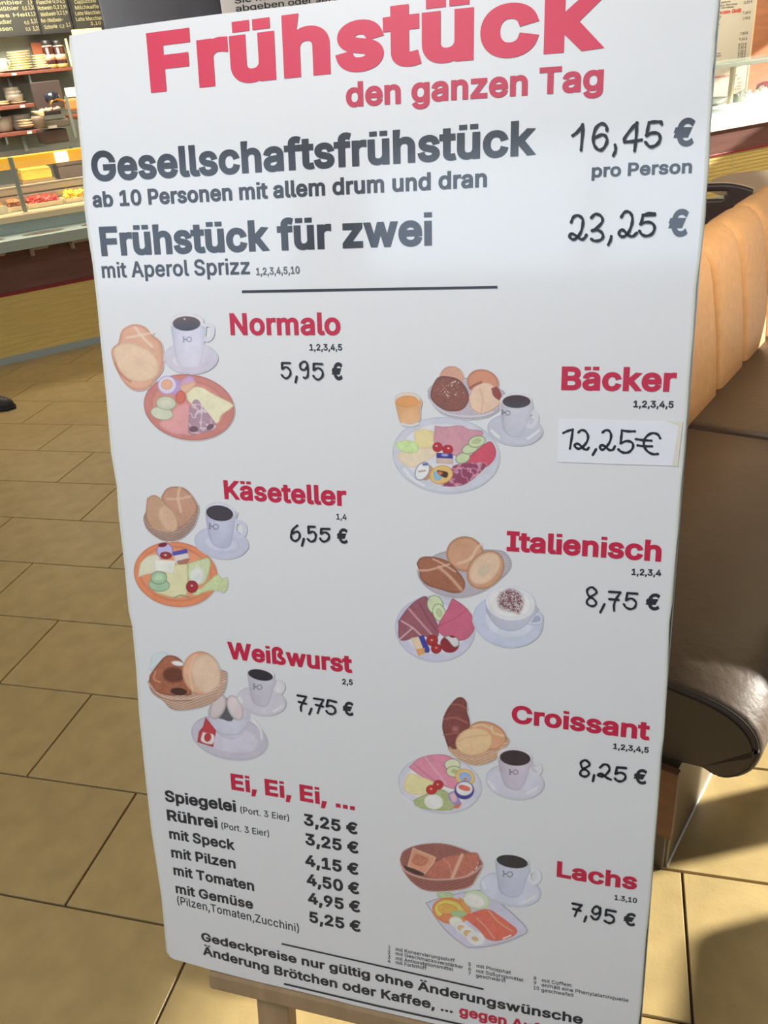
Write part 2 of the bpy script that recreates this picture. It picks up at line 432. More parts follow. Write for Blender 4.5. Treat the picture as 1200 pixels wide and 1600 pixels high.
RIGHT = [(995.5, 1600), (999, 1567), (1007.5, 1463), (1014.5, 1391), (1020, 1317), (1026, 1244), (1030, 1180), (1034.5, 1150), (1040, 1050), (1043.5, 970), (1047, 937), (1055, 850), (1058, 804), (1063, 747),
         (1067, 691), (1070.5, 654), (1073, 607), (1077, 560), (1080, 525), (1085, 445), (1092, 400), (1098, 337), (1101.5, 297), (1104.5, 235), (1107.5, 185), (1109, 147), (1111, 110), (1113, 82), (1114.5, 73), (1114, 60), (1116, 46), (1119, 18), (1120, 0), (1122, -45)]
TOP = [(1000, -50), (800, -29), (600, -7), (517, 2), (474, 8), (347, 22), (289, 29.5), (165, 46.5)]
poly = np.array(LEFT + BOT + RIGHT + TOP, float)
pl = loc2(poly[:, 0], poly[:, 1])
# resample paper outline through a fine triangulated fill with slight curl at the long edges
def paper_mesh():
    bm = bmesh.new(); vs = [bm.verts.new((p[0], p[1], 0)) for p in pl]; bm.faces.new(vs)
    bmesh.ops.triangulate(bm, faces=bm.faces)
    g = bmesh.ops.extrude_face_region(bm, geom=list(bm.faces))
    for e in g['geom']:
        if isinstance(e, bmesh.types.BMVert): e.co.z = 0.0012
    bmesh.ops.recalc_face_normals(bm, faces=bm.faces)
    me = bpy.data.meshes.new('poster_sheet'); bm.to_mesh(me); bm.free(); me.materials.append(paper)
    o = bpy.data.objects.new('poster_sheet', me); C.objects.link(o); o.parent = board
    o['label'] = 'white glossy poster sheet with wavy worn edges'
    return o
paper_mesh()
# curled lips along the two long edges
lipm = mat('paper_edge', (226, 230, 222), rough=0.6)
def lip(pts, sgn, name):
    p = loc2(np.array([q[0] for q in pts], float), np.array([q[1] for q in pts], float)); V = []; F = []
    for i, q in enumerate(p):
        a = 0.0030 + 0.0022 * math.sin(i * 1.7) ** 2
        V += [(q[0] + sgn * 0.0015, q[1], 0.0013), (q[0] - sgn * 0.0006, q[1], 0.0016), (q[0] - sgn * a * .55, q[1], 0.0006), (q[0] - sgn * a * .6, q[1], -0.004)]
    for i in range(len(p) - 1):
        for k in range(3): F.append((4 * i + k, 4 * i + k + 1, 4 * i + k + 5, 4 * i + k + 4))
    o = bmeshobj(name, V, F, lipm); o.data.polygons.foreach_set('use_smooth', [True] * len(F))
lip(LEFT + BOT[:2], 1, 'curled_paper_edge'); lip(RIGHT, -1, 'curled_paper_edge')
# backing panel
back_m = mat('panel_core', (70, 84, 80), rough=0.5); rim_m = mat('panel_rim', (196, 200, 196), rough=0.35, metal=0.3)
ul = -0.7000 * BDEPTH; ur = bd(1124.0, 0)[0]; vt = bd(600, -6)[1]; vb = bd(300, 1503)[1]
def lbox(name, u0, u1, v0, v1, w0, w1, m, bev=0.0, parent=board, label=None):
    b = MB(); b.box(u0, u1, v0, v1, w0, w1)
    me = bpy.data.meshes.new(name); me.from_pydata(b.v, [], b.f); me.update()
    bm = bmesh.new(); bm.from_mesh(me); bmesh.ops.recalc_face_normals(bm, faces=bm.faces); bm.to_mesh(me); bm.free()
    me.materials.append(m); o = bpy.data.objects.new(name, me); C.objects.link(o); o.parent = parent
    if bev:
        md = o.modifiers.new('b', 'BEVEL'); md.width = bev; md.segments = 2
    if label: o['label'] = label
    return o
lbox('backing_panel', ul - UC, float(ur) - UC, float(vb) - VB + .004, float(vt) - VB - .002, -0.012, -0.0005, back_m, 0.0008)
lbox('edge_trim', float(ur) - UC, float(ur) - UC + .0012, float(vb) - VB + .004, float(vt) - VB - .002, -0.009, -0.003, rim_m)

# --- lettering
PW = 0.0018
def btext(txt, L_, R_, cap, m=ink, off=0.028, mids=(), name='lettering', sx=1.04, dy=0.0, label=None):
    """L_/R_: baseline ends in the photo; cap: cap height in px above L_ (or above a given x,y,cap triple)"""
    (lx, ly), (rx, ry) = L_, R_
    cu, cv = (lx, ly) if not isinstance(cap, tuple) else cap[:2]; cp = cap if not isinstance(cap, tuple) else cap[2]
    pts = [L_] + list(mids) + [R_]
    pu = []; pv = []
    for p in pts:
        u, v = bd(*p); pu.append(float(u)); pv.append(float(v))
    h = float(bd(cu, cu * 0 + cv - cp)[1] - bd(cu, cv)[1])
    def place(tx, ty):
        u = pu[0] + (pu[-1] - pu[0]) * tx
        return np.stack([u - UC, np.interp(u, pu, pv) + ty * h - VB, np.full(u.shape, PW)], -1)
    return text_mesh(name, txt, off, place, m, board, label or ('%s lettering reading %s' % ('red' if m in (red_ink, title_ink) else 'black', txt)), sx)
K = ink; RD = red_ink
btext('Frühstück', (237.3, 145.7), (944.3, 77.7), 94, title_ink, 0.040, [(486.7, 119), (715.8, 96.3)], 'title_lettering', sx=1.10)
btext('den ganzen Tag', (541.7, 168.3), (942.2, 142), (862, 149, 42), RD, 0.03, [(624.7, 162.7), (826, 149.5)], 'title_lettering')
btext('Gesellschaftsfrühstück', (146.5, 284), (837.8, 242.5), (300, 276, 49), K, .030, [(287.3, 277)])
btext('ab 10 Personen mit allem drum und dran', (147, 324.2), (760.9, 292.4), (232, 320, 25), K, .026, [(231.8, 320.2)])
btext('Frühstück für zwei', (160.2, 400.3), (675.4, 383.6), (160, 400, 46), K, .032, [(425, 392)])
btext('mit Aperol Sprizz', (161.5, 434.3), (391.5, 428.4), 24.2, K, .016)
btext('1,2,3,4,5,10', (401.4, 430), (469.2, 427.5), 11.5, grey_ink, .018)
btext('pro Person', (924.4, 277.6), (1080.4, 270.6), (985, 274.5, 20.4), K, .026)
btext('€', (1051, 229.5), (1083.4, 228.5), 43.5, K, .03, name='euro_sign')
btext('€', (1043, 370), (1073.5, 369.6), 42.5, K, .03, name='euro_sign')
btext('Normalo', (361.5, 523.5), (533, 523.5), 34.3, RD, .026)
btext('1,2,3,4,5', (484.5, 547.4), (535.3, 547.4), 10, K, .02)
btext('€', (519.5, 593.5), (536.3, 593.8), 27.5, K, .03, name='euro_sign')
btext('Bäcker', (876.9, 609.1), (1055.5, 611.9), 36.8, RD, .032)
btext('1,2,3,4,5', (989.3, 636), (1052.1, 637), 10.6, K, .026)
btext('Käseteller', (351.9, 779.1), (542.2, 790.4), 29.5, RD, .028, [(447.3, 785.2)])
btext('1,4', (526.3, 810.9), (542.2, 811.7), 9, K, .015)
btext('€', (527.5, 848.3), (544.3, 849), 23.5, K, .026, name='euro_sign')
btext('Italienisch', (791.7, 860.2), (1032.5, 877), 31.5, RD, .032, [(903.7, 867.6)])
btext('1,2,3,4', (986.5, 897.5), (1032.7, 899.4), 10, K, .026)
btext('€', (1008, 952), (1030, 952.8), 26, K, .026, name='euro_sign')
btext('Weißwurst', (357.5, 1028.2), (551.2, 1050.9), 26.5, RD, .032, [(421.5, 1035.6)])
btext('2,5', (535.5, 1068.2), (551.8, 1069.3), 8.5, K, .022)
btext('€', (536.4, 1116), (553.3, 1118), 21.5, K, .026, name='euro_sign')
btext('Croissant', (799.5, 1128.2), (1014.7, 1155.8), 28, RD, .032, [(881.8, 1138.1)])
btext('1,2,3,4,5', (957.7, 1168.8), (1013.3, 1175.3), 8.8, K, .026)
btext('€', (989.5, 1222.5), (1009.8, 1225), 23.5, K, .026, name='euro_sign')
btext('Lachs', (869.8, 1368.2), (994.8, 1389), 24.8, RD, .032, [(947, 1382.6)])
btext('1.3,10', (959.8, 1404.3), (994.8, 1409.7), 7.9, K, .022)
btext('€', (973.5, 1443.5), (992.3, 1446.5), 20.5, K, .03, name='euro_sign')
btext('Ei, Ei, Ei, ...', (362.7, 1232.4), (555, 1265), 25, RD, .032, [(472.3, 1250.3)], sx=1.06)
btext('Spiegelei', (259.3, 1250.8), (369.8, 1267.8), 17.5, K, .028)
btext('(Port. 3 Eier)', (376.6, 1268.3), (452.5, 1281.5), 9.5, K, .004)
btext('Rührei', (262.7, 1280.6), (341.2, 1293.3), 17, K, .028)
btext('(Port. 3 Eier)', (347.1, 1293.2), (421.3, 1306), 9.5, K, .004)
btext('mit Speck', (266, 1308.9), (368, 1327.3), 15.5, K, .024)
btext('mit Pilzen', (269.2, 1338.1), (369.2, 1356.2), 15.5, K, .024)
btext('mit Tomaten', (272.6, 1365.6), (398.1, 1391), 15, K, .024)
btext('mit Gemüse', (276, 1393.9), (396.4, 1419.4), 14.5, K, .024)
btext('(Pilzen,Tomaten,Zucchini)', (278.3, 1410.8), (468, 1455.2), 12, K, .004)
for t, a, b, c in (('3,25 €', (475.7, 1287.7), (559.6, 1303.2), 18), ('3,25 €', (478, 1318.3), (561, 1333), 18), ('4,15 €', (478, 1351.4), (561, 1366.4), 18),
                   ('4,50 €', (480.3, 1381.2), (562.1, 1396.8), 18), ('4,95 €', (482.3, 1410), (563.6, 1425), 17.5), ('5,25 €', (484.2, 1439.3), (564.4, 1455.4), 17)):
    btext(t, a, b, c, K, .03, name='price_lettering')
btext('Gedeckpreise nur gültig ohne Änderungswünsche', (316, 1468.3), (910.4, 1598.9), 13, K, .026, [(471.2, 1505.9), (611, 1535.6), (803, 1579)])
btext('Änderung Brötchen oder Kaffee, ...', (318.2, 1490), (707.5, 1581.3), 13.5, K, .026, [(429.4, 1520.7), (597.9, 1558.4)])
btext('gegen Aufpreis', (717.8, 1584.5), (904, 1627), 15, RD, .03)
for t, a, b in (('mit Konservierungsstoff', (618.9, 1484), (710.8, 1502)), ('mit Geschmacksverstärker', (618.9, 1490.6), (723.9, 1512.2)),
                ('mit Antioxidationsmittel', (618.9, 1498), (708.1, 1515.7)), ('mit Farbstoff', (618.9, 1504.6), (666.7, 1513.9)),
                ('mit Phosphat', (744.9, 1509.9), (798.2, 1520.6)), ('mit Süßungsmittel', (744.4, 1517.8), (818, 1532.5)), ('geschwärzt', (744, 1524.8), (790.4, 1533.5)),
                ('mit Coffein', (846.9, 1532.5), (892.4, 1540.6)), ('enthält eine Phenylalaninquelle', (846.4, 1539.5), (981.6, 1564.1)), ('geschwefelt', (846, 1547.4), (896.4, 1556)),
                ('1', (607.5, 1481.3), (610, 1481.8)), ('2', (606.5, 1488.7), (610.5, 1489.2)), ('3', (606.5, 1495.9), (610.5, 1496.4)), ('4', (606.3, 1502.5), (610.7, 1503)),
                ('5', (732, 1507.4), (736, 1508)), ('6', (732, 1514.4), (736, 1515)), ('7', (732, 1521.6), (736, 1522.2)),
                ('8', (834, 1529.2), (838, 1529.8)), ('9', (834, 1536.4), (838, 1537)), ('10', (833.8, 1544), (842.5, 1545.5))):
    btext(t, a, b, 5.4, K, .006, name='legend_lettering')
# ruled lines
def bpoly(name, pts, m, w=PW, label=None, parent=board):
    p = loc2(np.array([q[0] for q in pts], float), np.array([q[1] for q in pts], float), w)
    return bmeshobj(name, p, [tuple(range(len(pts)))], m, parent, label=label)
bpoly('ruled_line', [(379, 453.6), (777.5, 446.6), (777.5, 450.6), (379, 457.8)], K)
bpoly('ruled_line', [(441, 1472), (756, 1542.8), (755.6, 1545.3), (440.6, 1474.3)], K)
bpoly('ruled_line', [(444.5, 1534.3), (590, 1568.5), (728, 1599), (800, 1615), (799, 1618), (728, 1602), (590, 1571.5), (444.1, 1537)], K)
# price sticker over the Bäcker price
bpoly('price_sticker', [(873.7, 654.6), (930, 655.6), (1040, 658), (1066, 659.3), (1063, 690), (1052, 727), (960, 724.5), (871, 721)], patch_m, 0.0021, 'white paper sticker with a handwritten price')
bpoly('tape_strip', [(1040, 657.2), (1067, 658.6), (1062, 700), (1059, 728), (1050, 727.3), (1056, 690), (1060, 665)], tape_m, 0.00225)

# --- handwritten prices: marker strokes as ribbons with round ends
def smooth_path(pts, n=5):
    P = [np.array(p, float) for p in pts]
    if len(P) < 3: return P
    out = []
    for i in range(len(P) - 1):
        a = P[i - 1] if i else 2 * P[0] - P[1]; b, c = P[i], P[i + 1]; d_ = P[i + 2] if i + 2 < len(P) else 2 * P[-1] - P[-2]
        for k in range(n):
            t = k / n
            out.append(0.5 * ((2 * b) + (c - a) * t + (2 * a - 5 * b + 4 * c - d_) * t * t + (3 * b - a - 3 * c + d_) * t ** 3))
    out.append(P[-1]); return out
def strokes(name, x0, y0, s, wpx, paths, m=marker, label=None, w=0.0024):
    V = []; F = []; zz = w
    for path in paths:
        pts = smooth_path([(x0 + p[0] / s, y0 + p[1] / s) for p in path]); r = wpx * 0.56; n = len(pts)
        base = len(V); zz += 0.00001
        for i, p in enumerate(pts):
            a = pts[max(0, i - 1)]; b = pts[min(n - 1, i + 1)]; t = b - a; t = t / (np.linalg.norm(t) + 1e-9); nn = np.array([-t[1], t[0]])
            rr = r * (0.92 + 0.12 * math.sin(i * 0.9 + len(path)))
            for q in (p + nn * rr, p - nn * rr): V.append(loc2(*q, zz))
            if i: k = base + 2 * i; F.append((k - 2, k - 1, k + 1, k))
        for e in (pts[0], pts[-1]):
            k = len(V); zz += 0.00001
            for j in range(10):
                an = j * math.pi / 5; V.append(loc2(e[0] + r * .95 * math.cos(an), e[1] + r * .95 * math.sin(an), zz))
            F.append(tuple(range(k, k + 10)))
    o = bmeshobj(name, np.array(V), F, m); bm = bmesh.new(); bm.from_mesh(o.data); bmesh.ops.recalc_face_normals(bm, faces=bm.faces); bm.to_mesh(o.data); bm.free()
    o['label'] = label; return o
def hand(txt, *a): return strokes('handwritten_price', *a, label='black marker handwriting reading ' + txt)
hand('16,45', 870, 170, 5, 4.6, [[(125, 212), (165, 180), (203, 128)], [(203, 125), (204, 170), (190, 325)],
    [(392, 172), (387, 138), (350, 118), (308, 150), (288, 210), (288, 270), (310, 310), (342, 325), (375, 298), (393, 250), (380, 215), (350, 205), (305, 225)],
    [(455, 285), (460, 310), (455, 340), (442, 366)], [(628, 112), (590, 150), (532, 228), (528, 262)], [(528, 262), (590, 257), (662, 245)], [(625, 112), (622, 180), (616, 255), (607, 330)],
    [(817, 122), (815, 105)], [(815, 105), (760, 105), (720, 110)], [(720, 110), (710, 160), (698, 212)], [(698, 212), (740, 192), (790, 195), (806, 228), (795, 265), (762, 293), (725, 298), (693, 265)]])
hand('23,25', 870, 170, 5, 4.3, [[(113, 888), (130, 848), (165, 834), (200, 858), (204, 900), (190, 960), (160, 1005), (128, 1021), (104, 1005), (102, 985), (127, 978), (165, 1003), (195, 1021), (220, 1007), (232, 985)],
    [(270, 852), (300, 824), (340, 834), (358, 865), (345, 900), (300, 940), (275, 953)], [(275, 953), (320, 948), (355, 972), (360, 1005), (335, 1028), (295, 1032), (270, 1018)],
    [(426, 997), (418, 1030), (402, 1062)], [(503, 847), (528, 810), (560, 805), (585, 832), (590, 880), (575, 935), (550, 980), (515, 1000), (488, 985), (492, 955), (520, 948), (552, 982), (590, 998), (625, 970)],
    [(765, 820), (720, 818), (672, 832)], [(765, 828), (672, 832)], [(672, 830), (665, 870), (652, 902)], [(652, 902), (700, 886), (745, 895), (763, 930), (745, 975), (700, 994), (665, 982), (645, 955)]])
hand('5,95', 340, 470, 5.4545, 2.9, [[(622, 528), (555, 527)], [(555, 527), (556, 578)], [(556, 578), (590, 562), (622, 588), (625, 625), (600, 655), (575, 653), (553, 630)], [(680, 642), (670, 693)],
    [(772, 562), (765, 525), (735, 517), (710, 540), (714, 575), (745, 586), (768, 560)], [(768, 530), (776, 590), (772, 640), (755, 656), (740, 650)],
    [(898, 537), (825, 533)], [(825, 533), (824, 588)], [(824, 588), (860, 570), (895, 592), (900, 635), (870, 667), (840, 660), (822, 635)]])
hand('12,25€', 860, 560, 5.4545, 3.7, [[(112, 632), (150, 615), (192, 603)], [(192, 603), (185, 660), (168, 765)],
    [(240, 627), (265, 608), (300, 618), (322, 660), (310, 710), (270, 755), (235, 766), (210, 745), (215, 725), (245, 728), (280, 762), (310, 774), (328, 757)], [(390, 770), (362, 818)],
    [(445, 627), (475, 608), (505, 618), (518, 655), (505, 710), (470, 758), (440, 775), (424, 758), (432, 735), (465, 745), (500, 775), (532, 775), (550, 745)],
    [(720, 618), (665, 618), (610, 610)], [(610, 610), (605, 660), (598, 720)], [(598, 720), (650, 700), (697, 715), (703, 755), (675, 790), (640, 800), (605, 792), (578, 770)],
    [(935, 677), (915, 645), (870, 633), (825, 655), (797, 700), (800, 750), (830, 790), (875, 812), (915, 810)], [(728, 684), (790, 692), (860, 697)], [(742, 737), (800, 744), (865, 745)]])
hand('6,55', 340, 730, 5.217, 3.1, [[(655, 470), (620, 502), (604, 550), (613, 585), (642, 596), (670, 572), (673, 537), (650, 520), (618, 535)], [(708, 578), (693, 635)],
    [(797, 481), (745, 479)], [(745, 479), (747, 532)], [(747, 532), (785, 520), (806, 550), (795, 590), (765, 601), (740, 580)], [(917, 498), (850, 497)], [(850, 497), (847, 537)], [(847, 537), (880, 525), (911, 545), (908, 580), (880, 600), (855, 595), (841, 575)]])
hand('8,75', 780, 810, 4.2857, 3.2, [[(650, 478), (620, 455), (589, 475), (598, 510), (635, 537), (650, 562), (630, 582), (595, 572), (588, 545), (618, 517), (650, 495), (650, 478)], [(705, 568), (677, 623)],
    [(735, 486), (812, 490)], [(812, 490), (785, 530), (769, 570), (769, 612)], [(736, 535), (800, 540)], [(925, 499), (858, 494)], [(858, 494), (849, 542)], [(849, 542), (885, 530), (915, 555), (907, 588), (880, 601), (850, 590), (834, 568)]])
hand('7,75', 340, 980, 5.217, 2.9, [[(655, 548), (727, 560)], [(727, 560), (703, 602), (684, 640), (685, 674)], [(665, 600), (727, 618)], [(770, 655), (752, 702)],
    [(790, 573), (868, 585)], [(868, 585), (843, 628), (820, 692)], [(805, 624), (866, 640)], [(972, 602), (905, 585)], [(905, 585), (893, 638)], [(893, 638), (930, 632), (960, 655), (963, 683), (940, 700), (905, 692), (891, 672)]])
hand('8,25', 780, 1080, 4.6154, 3.4, [[(650, 508), (620, 489), (589, 508), (600, 545), (635, 565), (647, 588), (625, 607), (593, 600), (585, 575), (612, 550), (648, 528), (650, 508)], [(685, 597), (675, 640)],
    [(727, 542), (755, 520), (785, 527), (795, 557), (775, 587), (745, 606), (715, 600), (720, 588), (745, 590), (775, 615), (805, 629)],
    [(915, 546), (850, 540)], [(850, 540), (838, 587)], [(838, 587), (875, 578), (907, 595), (907, 622), (880, 641), (850, 636), (834, 620)]])
hand('7,95', 850, 1320, 7.0588, 3.2, [[(314, 632), (418, 652)], [(418, 652), (372, 700), (340, 770)], [(320, 690), (405, 713)], [(466, 775), (445, 830)],
    [(612, 690), (590, 663), (555, 675), (533, 715), (558, 747), (605, 735), (622, 695)], [(620, 680), (618, 750), (590, 800), (555, 806), (520, 770)],
    [(792, 721), (688, 700)], [(688, 700), (678, 762)], [(678, 762), (720, 755), (767, 785), (767, 825), (735, 846), (700, 840), (668, 820)]])

# ------------------------------------------------------------------ printed breakfast pictures
def noise2(x, y, sc, seed=0):
    """smooth value noise"""
    x = x * sc; y = y * sc; xi = np.floor(x).astype(int); yi = np.floor(y).astype(int); fx = x - xi; fy = y - yi
    fx = fx * fx * (3 - 2 * fx); fy = fy * fy * (3 - 2 * fy)
    def h(a, b):
        n = np.sin(a * 127.1 + b * 311.7 + seed * 74.7) * 43758.5453; return n - np.floor(n)
    return (h(xi, yi) * (1 - fx) + h(xi + 1, yi) * fx) * (1 - fy) + (h(xi, yi + 1) * (1 - fx) + h(xi + 1, yi + 1) * fx) * fy
def E(cx, cy, rx, ry, ang, col, **k): return ('E', (cx, cy, rx, ry, ang), col, k)
def P(pts, col, **k): return ('P', pts, col, k)
def S(pts, wd, col, **k): return ('S', (pts, wd), col, k)
def Rg(cx, cy, rx, ry, ang, wd, col, **k): return ('R', (cx, cy, rx, ry, ang, wd), col, k)
def sdf(kind, g, X, Y, k):
    if kind in 'ER':
        cx, cy, rx, ry, ang = g[:5]; a = math.radians(ang); dx = X - cx; dy = Y - cy
        u = (dx * math.cos(a) + dy * math.sin(a)); v = (-dx * math.sin(a) + dy * math.cos(a))
        q = np.sqrt((u / rx) ** 2 + (v / ry) ** 2) + 1e-6
        gr = np.sqrt((u / rx ** 2) ** 2 + (v / ry ** 2) ** 2) / q + 1e-9
        d_ = (q - 1) / gr
        return d_ if kind == 'E' else np.abs(d_) - g[5] / 2
    if kind == 'P':
        pts = g
        if not k.get('hard'): pts = [tuple(p) for p in smooth_path(list(g) + [g[0]], 4)][:-1]
    else: pts = [tuple(p) for p in (smooth_path(g[0], 4) if len(g[0]) > 2 else g[0])]
    d_ = np.full(X.shape, 1e9); ins = np.zeros(X.shape, bool); n = len(pts)
    for i in range(n if kind == 'P' else n - 1):
        ax, ay = pts[i]; bx, by = pts[(i + 1) % n]; ex, ey = bx - ax, by - ay
        t = np.clip(((X - ax) * ex + (Y - ay) * ey) / (ex * ex + ey * ey + 1e-9), 0, 1)
        d_ = np.minimum(d_, np.hypot(X - ax - t * ex, Y - ay - t * ey))
        if kind == 'P' and ay != by:
            c = ((ay > Y) != (by > Y)) & (X < (bx - ax) * (Y - ay) / (by - ay) + ax); ins ^= c
    return np.where(ins, -d_, d_) if kind == 'P' else d_ - g[1] / 2
def picture(name, x0, y0, s, ref, layers, parent, w, label=None, step=0.85, paper_l=0.84):
    """paint the layers (crop units) onto a fine grid lying on the poster; ref = how white paper looks beside it"""
    bx = []; by = []
    for kind, g, col, k in layers:
        if kind in 'ER': r = max(g[2], g[3]) + (g[5] if kind == 'R' else 0); bx += [g[0] - g[2] - 12, g[0] + g[2] + 12]; by += [g[1] - r, g[1] + r]
        else:
            pp = g if kind == 'P' else g[0]; e = 10 if kind == 'P' else g[1]
            bx += [min(p[0] for p in pp) - e, max(p[0] for p in pp) + e]; by += [min(p[1] for p in pp) - e, max(p[1] for p in pp) + e]
    xa, xb, ya, yb = min(bx), max(bx), min(by), max(by); st = step * s
    nx = int((xb - xa) / st) + 2; ny = int((yb - ya) / st) + 2
    X, Y = np.meshgrid(xa + np.arange(nx) * st, ya + np.arange(ny) * st)
    refl = lin(ref); pap = np.array(lin((236, 238, 240)))
    colr = np.tile(pap, (ny, nx, 1)); cov = np.zeros((ny, nx))
    def alb(c):
        q = np.clip(lin(c) / refl * pap, 0.004, 0.95); return q * .88 + .12 * float(q @ np.array([.25, .6, .15]))
    for kind, g, col, k in layers:
        d_ = sdf(kind, g, X, Y, k); so = k.get('soft', 0.55 * s); a = np.clip(0.5 - d_ / (2 * so), 0, 1) * k.get('a', 1.0)
        if 'speck' in k: a = a * (noise2(X / s, Y / s, k['speck'][0], 5) > k['speck'][1])
        if 'fade' in k: a = a * np.clip(-d_ / k['fade'], 0, 1) * (0.35 + 0.65 * (noise2(X / s, Y / s, 0.9, 3) > .42))
        c = np.tile(alb(col), (ny, nx, 1))
        if 'to' in k:                       # gradient towards another colour over y (or x)
            yy = Y; lo, hi = yy[a > .5].min() if (a > .5).any() else 0, yy[a > .5].max() if (a > .5).any() else 1
            t = np.clip((yy - lo) / (hi - lo + 1e-6), 0, 1)[..., None]; c = c * (1 - t) + alb(k['to']) * t
            xx = X[a > .5]; xm = (xx.min() + xx.max()) / 2 if xx.size else 0; xh = (xx.max() - xx.min()) / 2 + 1e-6 if xx.size else 1
            if kind == 'P': c = c * (1 - .16 * np.clip(np.abs((X - xm) / xh - .15), 0, 1.2) ** 2.2)[..., None]
        if 'edge' in k:                     # rim tone (crust, glaze line)
            ec, ew = k['edge']; t = np.clip(1 + d_ / (ew * 1.0), 0, 1)[..., None]; c = c * (1 - t) + alb(ec) * t
        if kind in 'EP' and 'edge' not in k and k.get('soft', 0) < 5 * s:      # printed tone: rounder towards the rim
            c = c * (1 - .13 * np.clip(1 + d_ / (3.2 * s), 0, 1))[..., None]
        if kind in 'EP':                                                   # broad tonal unevenness of the photographed food
            q = noise2(X / s, Y / s, .07, 11) * .6 + noise2(X / s, Y / s, .16, 12) * .4; c = c * (1 + .16 * (q - .5))[..., None]
        if 'n' in k:
            am, fr = k['n']; q = noise2(X / s, Y / s, fr, 1) * .6 + noise2(X / s, Y / s, fr * 2.3, 2) * .4; c = c * (1 + am * (q - .5) * 2)[..., None]
        if 'weave' in k:
            q = np.sin(Y / s * 1.55 - .0022 * ((X - X.mean()) / s) ** 2) * np.sign(np.sin((X - Y * .2) / s * .62)); c = c * (1 + 1.35 * k['weave'] * q)[..., None]
        if 'marble' in k:
            mc, th = k['marble']; q = noise2(X / s, Y / s, .13, 9) * .75 + noise2(X / s, Y / s, .32, 4) * .25
            t = np.clip(1 - np.abs(q - .5) / th, 0, 1)[..., None]; c = c * (1 - t) + alb(mc) * t
        a3 = a[..., None]; colr = colr * (1 - a3) + c * a3; cov = np.maximum(cov, a)
    keep = cov > 0.02
    # grow the kept area by a pixel so edges blend into paper
    kk = keep.copy(); kk[1:] |= keep[:-1]; kk[:-1] |= keep[1:]; kk[:, 1:] |= keep[:, :-1]; kk[:, :-1] |= keep[:, 1:]
    q = kk[:-1, :-1] & kk[1:, :-1] & kk[:-1, 1:] & kk[1:, 1:]
    V = loc2((x0 + X / s).ravel(), (y0 + Y / s).ravel(), w); iy, ix = np.nonzero(q); b0 = iy * nx + ix
    F = np.stack([b0, b0 + nx, b0 + nx + 1, b0 + 1], 1)
    used = np.zeros(nx * ny, bool); used[F.ravel()] = True; mp = np.cumsum(used) - 1; F = mp[F]; V = V[used]; Cc = colr.reshape(-1, 3)[used]
    me = bpy.data.meshes.new(name); me.vertices.add(len(V)); me.vertices.foreach_set('co', V.ravel().astype('f'))
    me.loops.add(len(F) * 4); me.polygons.add(len(F)); me.loops.foreach_set('vertex_index', F.ravel().astype('i'))
    me.polygons.foreach_set('loop_start', np.arange(0, len(F) * 4, 4, dtype='i')); me.update(calc_edges=True); me.validate()
    ca = me.color_attributes.new('print', 'FLOAT_COLOR', 'POINT'); ca.data.foreach_set('color', np.hstack([Cc, np.ones((len(Cc), 1))]).ravel().astype('f'))
    me.materials.append(print_mat)
    o = bpy.data.objects.new(name, me); C.objects.link(o); o.parent = parent
    if label: o['label'] = label
    return o
def logo(cx, cy, hh=20, c=(60, 60, 72), sk=0.0):
    f = lambda x, y: (cx + x * hh / 20, cy + y * hh / 20 + sk * x)
    return [S([f(-30, -18), f(-30, 18)], 5 * hh / 20, c), S([f(-36, -18), f(-24, -18)], 2.5, c), S([f(-36, 18), f(-24, 18)], 2.5, c), S([f(-24, 0), f(-8, 0)], 3.5, c), S([f(-19, -4), f(-19, 4)], 5, c),
            Rg(f(12, 0)[0], f(12, 0)[1], 18 * hh / 20, 17 * hh / 20, 0, 4.5 * hh / 20, c)]
PC = [0]
def pic(tl, x0, y0, s, ref, plate, bread, cup, extra=None):
    root = picture('printed_plate', x0, y0, s, ref, plate, board, PW, tl)
    picture('printed_bread', x0, y0, s, ref, bread, root, PW + .0002)
    picture('printed_cup', x0, y0, s, ref, cup, root, PW + .0004)
    if extra: picture('printed_glass' if extra[0] == 'g' else 'printed_bowl', x0, y0, s, ref, extra[1], root, PW + .0006)
